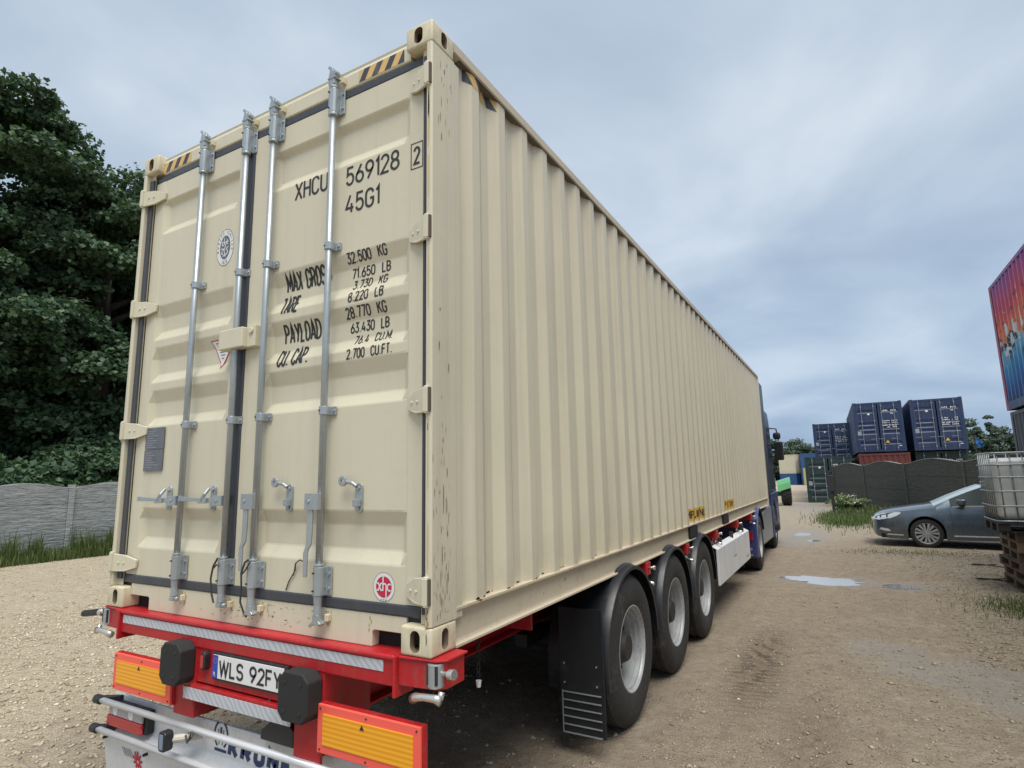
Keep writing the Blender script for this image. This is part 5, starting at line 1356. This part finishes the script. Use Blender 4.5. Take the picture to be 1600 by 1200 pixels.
# container with a spray-painted side
def mural():
    m = bpy.data.materials.new('spray_painted_side'); m.use_nodes = True; nt = m.node_tree; nt.nodes.clear()
    P = node(nt, 'ShaderNodeTexCoord').outputs['Object']; xyz = node(nt, 'ShaderNodeSeparateXYZ', {0: P})
    n1 = noise(nt, mapping(nt, P, (.2, .9, .55)), 1.6, 4, .55, .6); n2 = noise(nt, mapping(nt, P, (.2, 3.2, 1.0)), 1.5, 5, .6, .9)
    z = math_(nt, 'ADD', math_(nt, 'DIVIDE', xyz.outputs[2], 2.59), math_(nt, 'MULTIPLY', math_(nt, 'SUBTRACT', n1, .5), .42))
    z = math_(nt, 'ADD', z, math_(nt, 'MULTIPLY', math_(nt, 'SUBTRACT', n2, .5), .10))
    c = ramp(nt, z, [(.02, (.015, .035, .11)), (.16, (.02, .10, .34)), (.34, (.03, .24, .50)), (.475, (.20, .46, .60)), (.49, (.62, .22, .10)), (.60, (.70, .15, .06)), (.72, (.58, .06, .08)), (.88, (.42, .06, .20)), (1., (.20, .08, .30))])
    lo = node(nt, 'ShaderNodeMapRange', {'Value': z, 'From Min': .50, 'From Max': .40}).outputs[0]
    hi = node(nt, 'ShaderNodeMapRange', {'Value': math_(nt, 'ABSOLUTE', math_(nt, 'SUBTRACT', z, .55)), 'From Min': .24, 'From Max': .14}).outputs[0]
    pt = noise(nt, mapping(nt, P, (.2, 1.5, 1.7)), 1.3, 4, .5, 1.2)
    c = mix(nt, math_(nt, 'MULTIPLY', ramp(nt, pt, [(.52, 0.), (.55, 1.)]), hi), c, (.025, .03, .035))
    c = mix(nt, math_(nt, 'MULTIPLY', ramp(nt, noise(nt, mapping(nt, P, (.2, 2, 1.4), (5, 3, 1)), 1.6, 4, .5, 1.), [(.57, 0.), (.60, 1.)]), hi), c, (.62, .66, .68))
    c = mix(nt, math_(nt, 'MULTIPLY', ramp(nt, noise(nt, mapping(nt, P, (.2, 4, 1.2), (9, 1, 4)), 2.4, 3), [(.60, 0.), (.66, .8)]), lo), c, (.05, .22, .10))
    p = node(nt, 'ShaderNodeBsdfPrincipled', {'Base Color': c, 'Roughness': .5}); nt.links.new(p.outputs[0], node(nt, 'ShaderNodeOutputMaterial').inputs[0]); return m
EDGE = paint('faded_pink_paint', (.36, .06, .10), .5, mott=.2, dirt=(.08, .03, .08), dirt_amt=.3, streak=.2)
ybox('slate grey container under the spray-painted one, at the right edge of the photo', 5.78, 1.1, .0, 12.19, 2.896, SLAT, doors=False)
ybox('container spray-painted purple, red, orange and blue, up on the slate grey one', 5.72, 1.0, 2.925, 12.19, 2.59, EDGE, doors=False, wallmat=mural())

# ============================================================ IBC TANK ON PALLETS
WOOD = paint('weathered_wood', (.19, .135, .09), .8, mott=.3, dirt=(.08, .055, .04), dirt_amt=.5, streak=.0, bump=.006, scale=1.5)
WOOD2 = paint('old_brown_wood', (.115, .078, .052), .85, mott=.3, dirt=(.05, .035, .03), dirt_amt=.5, streak=.0, bump=.006, scale=1.5)
def pallet(x, y, z, rz, label, mat):
    t = thing('wooden_pallet', label, 'pallet', (x, y, z), rz=rz, group='wooden pallets stacked under the white tank')
    for yy in (-.355, 0, .355): # bottom runners (along x)... long side is y here
        obj('bottom_board', box(B(), yy - .05, yy + .05, -.60, .60, .0, .022), mat, t, bevel=.003)
    for xx in (-.355, 0, .355):
        for yy in (-.53, 0, .53): obj('block', box(B(), xx - .05 + (0), xx + .05, yy - .07, yy + .07, .0225, .100), mat, t, bevel=.003)
    for yy in (-.53, 0, .53): obj('cross_board', box(B(), -.405, .405, yy - .07, yy + .07, .1005, .120), mat, t, bevel=.003)
    for xx, w in ((-.335, .07), (-.17, .05), (0, .07), (.17, .05), (.335, .07)): obj('top_board', box(B(), xx - w, xx + w, -.60, .60, .1205, .142), mat, t, bevel=.003)
    return t
pl = ['bottom pallet of the stack, dark brown, on the gravel', 'second pallet from the ground in the stack', 'third pallet from the ground in the stack', 'fourth pallet from the ground in the stack', 'fifth pallet from the ground, just below the topmost', 'topmost wooden pallet, directly under the tank']
rr = random.Random(5)
for i in range(6): pallet(3.98 + rr.uniform(-.025, .025), 9.62 + rr.uniform(-.03, .03), .005 + .1445 * i, R(rr.uniform(-2, 2)), pl[i], (WOOD2, WOOD, WOOD2)[i % 3])
ib = thing('intermediate_bulk_container', 'white plastic liquid tank in a galvanised tube cage on the pallet stack', 'liquid tank', (3.96, 9.40, .874), rz=R(0))
w2, d2, z0, z1 = .60, .50, .14, 1.13
bm = B()
prism(bm, [(-.54, -.44), (.54, -.44), (.54, .44), (-.54, .44)], 'z', .17, 1.06)
tk = obj('plastic_bottle', bm, None or (lambda: (lambda m: m)(plain('milky_plastic', (.66, .67, .64), .35)))(), ib, bevel=.09, seg=4, smooth=False)
obj('tank_lid', lathe(B(), [(1.06, 0), (1.06, .11), (1.10, .11), (1.10, 0)], 'z', (0, 0, 0), 24), M['black'], ib)
CAGE = paint('cage_tube_steel', (.30, .32, .32), .4, .5, mott=.15, dirt=(.18, .17, .15), dirt_amt=.4, streak=0.)
for z in (z0 + .02, .37, .58, .78, .96, z1):
    bm = B(); c = .09; ring = []
    for cx, cy, a0 in ((w2 - c, d2 - c, 0), (-w2 + c, d2 - c, 90), (-w2 + c, -d2 + c, 180), (w2 - c, -d2 + c, 270)):
        for k in range(5): a = R(a0 + 22.5 * k); ring.append((cx + c * math.cos(a), cy + c * math.sin(a), z))
    tube(bm, ring + [ring[0]], .012 if z < z1 else .014, 8, caps=False); obj('cage_hoop', bm, CAGE, ib, smooth=True)
for k in range(8):
    x = -.50 + k * 1.0 / 7
    for yy in (-d2 + .02, d2 - .02): obj('cage_bar', tube(B(), [(x, yy, z0), (x, yy, z1)], .0095, 8), CAGE, ib, smooth=True)
for k in range(7):
    y = -.40 + k * .8 / 6
    for xx in (-w2 + .02, w2 - .02): obj('cage_bar', tube(B(), [(xx, y, z0), (xx, y, z1)], .0095, 8), CAGE, ib, smooth=True)
bm = B(); box(bm, -w2, w2, -d2, d2, .118, .135)
for xx in (-.53, 0, .53):
    for yy in (-.42, 0, .42): box(bm, xx - .07, xx + .07, yy - .06, yy + .06, .015, .1175)
for yy in (-.42, 0, .42): box(bm, -w2, w2, yy - .05, yy + .05, .0, .0145)
obj('tank_pallet', bm, M['darksteel'], ib, bevel=.004)
# black hose loops and wire by the pallets
def loop(cx, cy, rx, ry, a0, a1, z, r, name, label, cat):
    ps = [(cx + rx * math.cos(R(a)), cy + ry * math.sin(R(a)), float(gh(cx, cy)) + z + .02 * math.sin(R(a * 2))) for a in np.linspace(a0, a1, 24)]
    bm = B(); tube(bm, ps, r, 8); tag(obj(name, bm, M['rubber'], smooth=True), label, cat)
loop(3.62, 10.15, .42, .16, 60, 310, .04, .010, 'hose', 'black hose loop lying on the gravel low beside the pallet stack', 'hose')
loop(3.62, 10.9, .36, .14, 90, 300, .16, .008, 'wire', 'thin dark wire loop sticking out behind the pallet stack', 'wire')

# ============================================================ DARK POST BY THE WALL
t = thing('dark_post', 'slim dark metal post with a box at the left end of the wall', 'post', (.99, 25.8, 0), (0, 0, 0))
obj('pole', tube(B(), [(.99, 25.8, -.1), (.985, 25.8, 1.75)], .055, 12), M['darksteel'], t)
obj('post_box', box(B(), .86, 1.10, 25.70, 25.9, .95, 1.62), M['darksteel'], t, bevel=.02)
obj('post_cap', box(B(), .92, 1.06, 25.74, 25.86, 1.751, 1.80), M['darksteel'], t, bevel=.01)
t = thing('blue_flag', 'small crumpled blue flag on a thin pole beyond the dark wall', 'flag', (7.2, 34.0, 0), (0, 0, 0))
obj('flag_pole', tube(B(), [(7.2, 34, 0), (7.2, 34, 3.35)], .02, 8), M['darksteel'], t)
bm = B(); g = [[bm.verts.new((7.22 + .26 * u + .06 * math.sin(v * 9), 34 + .07 * math.sin(u * 8 + v * 3), 3.30 - .55 * v * (1 - .5 * u) - .22 * u)) for v in np.linspace(0, 1, 8)] for u in np.linspace(0, 1, 8)]
for a, b in zip(g, g[1:]):
    for j in range(7): bm.faces.new((a[j], b[j], b[j + 1], a[j + 1]))
obj('flag_cloth', bm, plain('blue_cloth', (.03, .14, .36), .7), t, smooth=True)

# ============================================================ GREEN FARM TRACTOR
GREEN = paint('farm_green_paint', (.11, .36, .14), .35, mott=.1, dirt=(.1, .1, .06), dirt_amt=.2, streak=0., coat=.3)
tr_ = thing('farm_tractor', 'bright green farm tractor with bare rear wheels, seen just past the lorry cab', 'tractor', (-2.15, 33.4, 0), rz=R(6))
def tractor_wheel(x, y, r, w, s):
    bm = B(); lathe(bm, [(-w / 2, r * .55), (-w / 2 - .01, r * .8), (-w * .45, r * .96), (-w * .3, r), (w * .3, r), (w * .45, r * .96), (w / 2 + .01, r * .8), (w / 2, r * .55)], 'x', (x, y, r), 36)
    for k in range(22):
        for sd in (-1, 1):
            a = 2 * math.pi * (k + (.5 if sd > 0 else 0)) / 22; Mx = Matrix.Translation((x, y, r)) @ Matrix.Rotation(a, 4, 'X'); box(bm, *sorted((0, sd * w * .46)), -.03, .03, r - .02, r + .035, M=Mx @ Matrix.Rotation(R(22 * sd), 4, 'Z'))
    wl = obj('wheel', bm, M['tyre'], tr_, auto=35)
    bm = B(); lathe(bm, [(s * w * .45, r * .55), (s * w * .2, r * .50), (s * w * .1, r * .2), (s * w * .25, r * .15), (s * w * .25, 0)], 'x', (x, y, r), 28); obj('rim', bm, plain('tractor_rim', (.45, .42, .12), .5), wl)
for s in (-1, 1):
    tractor_wheel(s * .80, 0, .62, .46, s); tractor_wheel(s * .72, 2.1, .42, .30, s)
    bm = B(); pts = [(-.72, .85), (-.62, 1.18), (-.30, 1.38), (.25, 1.42), (.62, 1.30), (.60, 1.26), (.24, 1.38), (-.28, 1.34), (-.58, 1.15), (-.68, .84)]
    vs = []
    for x_, dz in ((s * .38, -.10), (s * 1.02, .10)): vs.append([bm.verts.new((x_, p[0], p[1] + dz)) for p in pts])
    for k in range(len(pts)): bm.faces.new((vs[0][k], vs[0][(k + 1) % len(pts)], vs[1][(k + 1) % len(pts)], vs[1][k]))
    for v_ in vs: bm.faces.new(v_)
    obj('fender', bm, GREEN, tr_, bevel=.01)
bm = B(); box(bm, -.30, .30, -.35, 2.4, .50, .92); box(bm, -.52, .52, -.15, .12, .50, .74); obj('gearbox', bm, plain('deep_green_paint', (.02, .10, .04), .5), tr_, bevel=.03)
bm = B(); prism(bm, [(.85, .93), (2.55, .93), (2.60, 1.25), (2.45, 1.38), (.85, 1.48)], 'x', -.32, .32); obj('bonnet', bm, GREEN, tr_, bevel=.05)
bm = B(); box(bm, -.24, .24, -.12, .32, 1.12, 1.22); box(bm, -.24, .24, -.22, -.13, 1.14, 1.58); obj('seat', bm, M['black'], tr_, bevel=.04)
bm = B(); tube(bm, [(0, .86, 1.30), (0, .62, 1.55)], .025, 8); tube(bm, [(.19 * math.cos(R(a)), .62 + .12 * math.sin(R(a)) * .6, 1.55 + .10 * math.sin(R(a))) for a in range(0, 361, 20)], .016, 8); obj('steering_wheel', bm, M['black'], tr_)
bm = B(); tube(bm, [(.22, 1.6, 1.40), (.22, 1.6, 2.15)], .035, 10); obj('exhaust', bm, M['darksteel'], tr_)

# ============================================================ LORRY (tractor unit), slightly turned left
BLUE = paint('lorry_blue_paint', (.030, .045, .175), .3, mott=.08, dirt=(.10, .10, .11), dirt_amt=.3, streak=.1, coat=.4, lowdirt=(0, 1.0, (.12, .10, .08), .45))
SILV = paint('silver_grey_panel', (.30, .31, .32), .4, .4, mott=.1, dirt=(.2, .18, .16), dirt_amt=.3, streak=.1)
lo = thing('lorry', 'dark blue lorry tractor unit pulling the red semi-trailer, mostly hidden by the container', 'lorry', (TX - .02, 10.15, 0), rz=R(1.2))
GLASS = plain('dark_glass', (.02, .025, .03), .08, coat=.5)
def lw(xo, y, s):
    truck_wheel(xo, y, s, lo, r=.51, w=.315, zc=.51, deep=.02 if abs(y) > 1 else .15)
for s in (-1, 1):
    lw(s * 1.25, 0, s); lw(s * .90, 0, s); lw(s * 1.245, 3.62, s)
    # rear fender: blue tail piece with lamp + arch
    mg = mudguard(0, s, s * 1.275, 5, 165, r=.62, parent=lo, mat=BLUE, zc=.52)
    bm = B(); prism(bm, [(-.78, .30), (-.655, .30), (-.655, .62), (-.60, .80), (-.48, .98), (-.60, 1.02), (-.78, .98)], 'x', *sorted((s * .62, s * 1.278)))
    tl = obj('tail_panel', bm, BLUE, lo, bevel=.03)
    obj('tail_lamp', box(B(), *sorted((s * .80, s * 1.20)), -.805, -.7805, .60, .76), M['redlens'], tl, bevel=.01)
    obj('reflective_strip', box(B(), *sorted((s * .84, s * 1.18)), -.797, -.7805, .43, .47), M['galv'], tl)
    obj('reflective_strip', box(B(), *sorted((s * .84, s * 1.18)), -.797, -.7805, .335, .36), M['galv'], tl)
    # side tank / skirt between the wheels
    bm = B(); prism(bm, [(.72, .36), (2.95, .30), (2.95, 1.02), (2.6, 1.06), (.85, .98)], 'x', *sorted((s * .70, s * 1.235))); obj('side_skirt', bm, SILV, lo, bevel=.03)
    bm = B(); prism(bm, [(2.955, .32), (3.08, .32), (3.08, .62), (3.20, .93), (3.42, 1.12), (3.85, 1.14), (4.12, .95), (4.20, .62), (4.20, .32), (4.9, .30), (4.9, 1.30), (2.955, 1.30)], 'x', *sorted((s * 1.02, s * 1.262))); obj('wheel_arch', bm, BLUE, lo, bevel=.02)
    # mirrors
    bm = B(); prism(bm, [(s * 1.30, 4.52), (s * 1.52, 4.46), (s * 1.52, 4.60), (s * 1.32, 4.66)], 'z', 2.10, 2.58); mr = obj('wing_mirror', bm, M['black'], lo, bevel=.03)
    bm = B(); prism(bm, [(s * 1.29, 4.50), (s * 1.48, 4.45), (s * 1.48, 4.58), (s * 1.30, 4.62)], 'z', 2.64, 2.82); obj('small_mirror', bm, M['black'], mr, bevel=.05)
    bm = B(); tube(bm, [(s * 1.20, 4.75, 2.95), (s * 1.38, 4.60, 2.92), (s * 1.42, 4.56, 2.60)], .018, 8); tube(bm, [(s * 1.20, 4.75, 2.2), (s * 1.36, 4.58, 2.2)], .018, 8); obj('mirror_arm', bm, M['black'], mr)
    # side deflector
    bm = B(); prism(bm, [(2.30, 1.32), (3.30, 1.32), (3.20, 3.90), (2.46, 3.90), (2.34, 3.50)], 'x', *sorted((s * 1.225, s * 1.24))); obj('side_deflector', bm, plain('deflector_dark', (.03, .035, .04), .4), lo, bevel=.008)
cabp = [(2.78, 1.305), (4.98, 1.305), (5.02, 1.7), (4.92, 2.2), (4.55, 3.15), (4.30, 3.35), (2.78, 3.35)]
bm = B(); prism(bm, cabp, 'x', -1.22, 1.22); NAVYCAB = paint('dark_navy_cab_paint', (.012, .016, .045), .3, mott=.08, dirt_amt=.2, dirt=(.05, .05, .05), streak=.1, coat=.2); cab = obj('cab', bm, NAVYCAB, lo, bevel=.06, seg=3)
bm = B(); prism(bm, [(2.80, 3.352), (4.28, 3.352), (3.95, 3.70), (3.3, 3.92), (2.80, 3.95)], 'x', -1.12, 1.12); obj('roof_fairing', bm, NAVYCAB, lo, bevel=.08, seg=3)
bm = B(); prism(bm, [(4.93, .35), (5.08, .40), (5.08, 1.30), (4.93, 1.30)], 'x', -1.24, 1.24); obj('front_bumper', bm, BLUE, lo, bevel=.03)
for s in (-1, 1):
    obj('side_window', prism(B(), [(3.75, 2.15), (4.70, 2.15), (4.45, 2.9), (3.75, 2.9)], 'x', *sorted((s * 1.2205, s * 1.226))), GLASS, cab)
    obj('headlight', box(B(), *sorted((s * .80, s * 1.18)), 5.081, 5.10, .62, .82), M['clearlens'], cab, bevel=.01)
bm = B(); bm_v = [bm.verts.new(p) for p in ((-1.1, 4.90, 2.25), (1.1, 4.90, 2.25), (1.05, 4.60, 3.05), (-1.05, 4.60, 3.05))]; bm.faces.new(bm_v)
for v in bm_v: v.co.y += .04
obj('windscreen', bm, GLASS, cab)
bm = B()
for s in (-1, 1): box(bm, s * .38 - .04, s * .38 + .04, -.95, 4.6, .62, .88)
box(bm, -.34, .34, -.90, -.80, .64, .86); box(bm, -.45, .45, -.55, .55, .881, 1.02)
obj('lorry_frame', bm, M['darksteel'], lo, bevel=.008)
bm = B(); box(bm, -.9, .9, 1.0, 2.9, .5, 1.02); obj('under_cab_unit', bm, M['darksteel'], lo, bevel=.03)

# ============================================================ PARKED CAR (local: front towards -x, driver side towards -y)
CARP = paint('grey_blue_metallic_paint', (.105, .135, .165), .30, .6, mott=.02, dirt=(.2, .18, .15), dirt_amt=.0, streak=0., bump=.00002, coat=1.)
car = thing('parked_car', 'grey-blue estate car with silver alloy wheels, its nose facing left by the wall', 'car', (4.28, 15.55, 0), rz=R(-3))
XW, RWH = -1.20, .325
xs = [-2.26, -2.235, -2.18, -2.08, -1.95, -1.80, -1.66, -1.58, -1.52, -1.46, -1.38, -1.28, -1.20, -1.10, -1.04, -.98, -.92, -.86, -.80, -.70, -.60, -.45, -.34, -.20, -.08, .10, .20, .45, .75, 1.05, 1.25, 1.33, 1.40, 1.48, 1.6, 1.70, 1.8, 1.9, 1.98, 2.04, 2.10, 2.20, 2.32, 2.40, 2.44]
XR = 1.62
ip = lambda x, P: float(np.interp(x, [p[0] for p in P], [p[1] for p in P]))
belt = [(-2.26, .60), (-2.18, .69), (-2.0, .755), (-1.6, .83), (-1.2, .885), (-.8, .925), (-.4, .945), (0, .955), (1., .985), (1.8, 1.02), (2.3, 1.0), (2.44, .9)]
top = [(-2.26, .62), (-2.2, .72), (-2.08, .785), (-1.8, .86), (-1.4, .925), (-1.15, .960), (-1.02, .985), (-.92, 1.03), (-.68, 1.155), (-.34, 1.305), (-.08, 1.405), (.2, 1.465), (.7, 1.485), (1.25, 1.47), (1.7, 1.40), (2.0, 1.33), (2.2, 1.2), (2.32, 1.08), (2.44, .93)]
wid = [(-2.26, .50), (-2.235, .62), (-2.18, .72), (-2.08, .80), (-1.95, .855), (-1.7, .895), (-1.2, .92), (0, .925), (1.5, .925), (2.1, .90), (2.32, .85), (2.44, .74)]
wtop = [(-2.26, .45), (-2.08, .66), (-1.8, .74), (-1.2, .78), (-.95, .76), (-.33, .66), (.22, .60), (1.25, .60), (2.0, .58), (2.44, .62)]
def botz(x):
    z = ip(x, [(-2.26, .30), (-2.18, .23), (-2., .19), (-1.6, .18), (2., .20), (2.3, .26), (2.44, .36)])
    for c in (XW, XR):
        d = .365 ** 2 - (x - c) ** 2
        if d > 0: z = max(z, .335 + math.sqrt(d))
    return z
xs = sorted(set(xs + [c + .3655 * math.cos(R(a)) for c in (XW, XR) for a in range(0, 181, 12)]))
def station(x):
    b, w, bl, tp, wt = botz(x), ip(x, wid), ip(x, belt), ip(x, top), ip(x, wtop)
    mid = max(b + .02, .42); mid2 = max(b + .04, .62)
    return [(w - .045, b), (w - .008, max(b + .01, .34)), (w, mid), (w - .004, mid2), (w - .022, max(bl - .10, b + .06)), (w - .055, bl), (wt + .015, max(tp - .045, bl + .004)), (wt - .06, tp - .012), (wt * .55, tp + .005), (0, tp + .012)]
def car_shell():
    body, glass, scr = B(), {}, None
    rows = [(x, station(x)) for x in xs]
    parts = {'body': B(), 'side_window': B(), 'windscreen': B(), 'rear_window': B()}
    for s in (-1, 1):
        for (xa, A), (xb, C) in zip(rows, rows[1:]):
            for k in range(len(A) - 1):
                xm2 = (xa + xb) / 2; key = 'body'
                if k == 5 and -.70 < xm2 < 1.95 and not (.42 < xm2 < .5 or 1.28 < xm2 < 1.36): key = 'side_window'
                if k >= 6 and -1.0 < xm2 < -.04: key = 'windscreen'
                if k >= 7 and xm2 > 2.0 and xm2 < 2.3: key = 'rear_window'
                bm = parts[key]
                try: bm.faces.new([bm.verts.new(p) for p in ((xa, s * A[k][0], A[k][1]), (xb, s * C[k][0], C[k][1]), (xb, s * C[k + 1][0], C[k + 1][1]), (xa, s * A[k + 1][0], A[k + 1][1]))])
                except ValueError: pass
        for x, A in (rows[0], rows[-1]):
            bm = parts['body']; vs = [bm.verts.new((x, s * p[0], p[1])) for p in A] + [bm.verts.new((x, 0, A[0][1]))]; bm.faces.new(vs)
    for bm in parts.values(): bmesh.ops.remove_doubles(bm, verts=bm.verts, dist=.0005)
    return parts
pt = car_shell(); CG_ = plain('car_glass', (.02, .035, .035), .25, spec=.12, bump=.00002)
SCR = plain('painted_reflection_glass', (.42, .50, .53), .22, spec=.6, bump=.00002)  # sky reflection put into the windscreen's pale base colour
obj('body', pt['body'], CARP, car, auto=38)
obj('side_window', pt['side_window'], CG_, car, auto=38); obj('windscreen', pt['windscreen'], SCR, car, auto=38); obj('rear_window', pt['rear_window'], CG_, car, auto=38)
bm = B(); box(bm, -2.10, 2.3, -.80, .80, .20, .30)
for c in (XW, XR):
    for s in (-1, 1):
        pr_ = None; hub_ = bm.verts.new((c, s * .56, .335))
        for a_ in range(0, 181, 12):
            q = (bm.verts.new((c + .374 * math.cos(R(a_)), s * .56, .335 + .374 * math.sin(R(a_)))), bm.verts.new((c + .374 * math.cos(R(a_)), s * .885, .335 + .374 * math.sin(R(a_)))))
            if pr_: bm.faces.new((pr_[0], q[0], q[1], pr_[1])); bm.faces.new((pr_[0], q[0], hub_))
            pr_ = q
    box(bm, c - .374, c + .374, -.56, .56, .30, .334)
obj('underbody', bm, M['dark'], car)
for c in (XW, XR):
    for s in (-1, 1):
        bm = B(); y0 = s * .885
        lathe(bm, [(y0, .235), (y0 + s * .006, .25), (y0 + s * .006, .29), (y0 - s * .01, .318), (y0 - s * .03, .327), (y0 - s * .19, .327), (y0 - s * .21, .30), (y0 - s * .21, .23)], 'y', (c, 0, .327), 44); wl = obj('wheel', bm, M['tyre'], car, auto=35)
        bm = B(); lathe(bm, [(y0 + s * .002, .238), (y0 - s * .006, .232), (y0 - s * .012, .222), (y0 - s * .10, .215)], 'y', (c, 0, .327), 44); 
        for k in range(7):
            a = 2 * math.pi * k / 7 + .2; Mx = Matrix.Translation((c, 0, .327)) @ Matrix.Rotation(-a, 4, 'Y')
            for q in (-1, 1): prism(bm, [(.030, q * .004), (.12, q * .016), (.228, q * .050), (.230, q * .084), (.11, q * .036), (.03, q * .03)], 'y', *sorted((y0 - s * .012, y0 - s * .030)), M=Mx) if False else prism(bm, [(.02, q * .0005), (.12, q * .005), (.229, q * .020), (.226, q * .076), (.11, q * .038), (.03, q * .026)], 'y', *sorted((y0 - s * .006, y0 - s * .028)), M=Mx)
        lathe(bm, [(y0 - s * .028, .055), (y0 - s * .004, .050), (y0 - s * .002, .0)], 'y', (c, 0, .327), 20)
        obj('rim', bm, M['rim'], wl)
        bm = B(); lathe(bm, [(y0 - s * .05, .215), (y0 - s * .05, 0)], 'y', (c, 0, .327), 24); obj('brake_disc', bm, M['darksteel'], wl)
for s in (-1, 1):
    def cs(x, z):   # side skin y at (x,z)
        A = station(x); zz = [p[1] for p in A[:7]]; yy = [p[0] for p in A[:7]]
        return float(np.interp(z, zz, yy))
    def skin(poly, name, mat, off=.010, th=.0):
        bm = B(); N_ = 10; xs_ = [p[0] for p in poly]; x0_, x1_ = min(xs_), max(xs_)
        def rng_(x):
            zz = []
            for (xa, za), (xb, zb) in zip(poly, poly[1:] + poly[:1]):
                if min(xa, xb) - 1e-6 <= x <= max(xa, xb) + 1e-6 and abs(xa - xb) > 1e-6: zz.append(za + (zb - za) * (x - xa) / (xb - xa))
            return min(zz), max(zz)
        g = []
        for i in range(N_ + 1):
            x = x0_ + 1e-4 + (x1_ - x0_ - 2e-4) * i / N_; a, b = rng_(x); g.append([bm.verts.new((x, s * (cs(x, z) + off), z)) for z in np.linspace(a, b + 1e-4, 4)])
        for a, b in zip(g, g[1:]):
            for j in range(3): bm.faces.new((a[j], b[j], b[j + 1], a[j + 1]))
        return obj(name, bm, mat, car)
    # headlamp wraps the front corner
    bm = B(); g = []
    for x, zl, zh in ((-2.245, .60, .645), (-2.20, .605, .70), (-2.12, .615, .735), (-2.0, .635, .765), (-1.86, .665, .785), (-1.74, .715, .795), (-1.66, .775, .800)):
        g.append([bm.verts.new((x - .004, s * (cs(x, z) + .005), z)) for z in np.linspace(zl, zh, 4)])
    for a, b in zip(g, g[1:]):
        for j in range(3): bm.faces.new((a[j], b[j], b[j + 1], a[j + 1]))
    obj('headlight', bm, plain('headlamp_glass', (.62, .66, .70), .1, coat=1.), car, smooth=True)
    skin([(-2.13, .395), (-2.02, .36), (-1.90, .355), (-1.93, .41), (-2.10, .435)], 'fog_lamp', M['sheet'])
    skin([(-1.99, .270), (-1.66, .262), (-1.66, .290), (-1.97, .300)], 'chrome_strip', M['alu'])
    bm = B(); g = [[bm.verts.new((x, s * (cs(x, .285) + .012), z)) for z in (.272, .300)] for x in np.linspace(-.70, 1.15, 8)]
    for a, b in zip(g, g[1:]): bm.faces.new((a[0], b[0], b[1], a[1]))
    obj('chrome_strip', bm, M['alu'], car)
    bm = B(); g = [[bm.verts.new((x, s * (cs(x, ip(x, belt) + .002) + .006), ip(x, belt) + dz)) for dz in (-.012, .010)] for x in np.linspace(-.66, 1.9, 16)]
    for a, b in zip(g, g[1:]): bm.faces.new((a[0], b[0], b[1], a[1]))
    obj('window_trim', bm, M['alu'], car)
    for x in (-.72, .40, 1.30):     # door shut lines
        bm = B(); zz = np.linspace(.30, ip(x, belt) - .01, 8); g = [[bm.verts.new((x + dx + .05 * (.9 - z), s * (cs(x, z) + .002), z)) for dx in (-.004, .004)] for z in zz]
        for a, b in zip(g, g[1:]): bm.faces.new((a[0], b[0], b[1], a[1]))
        obj('door_line', bm, M['ink'], car)
    bm = B(); prism(bm, [(-.60, s * .94), (-.44, s * .98), (-.41, s * 1.13), (-.48, s * 1.15), (-.60, s * 1.12)], 'z', .985, 1.105); mr = obj('wing_mirror', bm, CARP, car, bevel=.035, seg=3)
    bm = B(); prism(bm, [(-.54, s * .87), (-.46, s * .87), (-.44, s * 1.04), (-.52, s * 1.04)], 'z', .94, .990); obj('mirror_foot', bm, M['black'], mr, bevel=.01)
    for xh in (.18, 1.08):
        bm = B(); tube(bm, [(xh - .09, s * (cs(xh, .84) + .012), .845), (xh, s * (cs(xh, .84) + .028), .85), (xh + .09, s * (cs(xh, .84) + .012), .852)], .012, 8); obj('door_handle', bm, M['alu'], car)
    bm = B(); tube(bm, [(.05, s * .60, 1.455), (.3, s * .60, 1.505), (1.9, s * .59, 1.43)], .014, 8); obj('roof_rail', bm, M['alu'], car)
    for x in (-.44, .455, 1.32):
        pass
bm = B(); prism(bm, [(-2.275, .335), (-2.262, .335), (-2.262, .56), (-2.275, .56)], 'y', -.42, .42); obj('grille', bm, M['black'], car)
bm = B(); prism(bm, [(-2.282, .40), (-2.2755, .40), (-2.2755, .50), (-2.282, .50)], 'y', -.26, .26); obj('number_plate', bm, M['white'], car)
bm = B()
for z in (.585, .610): tube(bm, [(-2.268, -.30, z - .01), (-2.275, 0, z + .02), (-2.268, .30, z - .01)], .006, 8)
obj('badge_strip', bm, M['alu'], car)
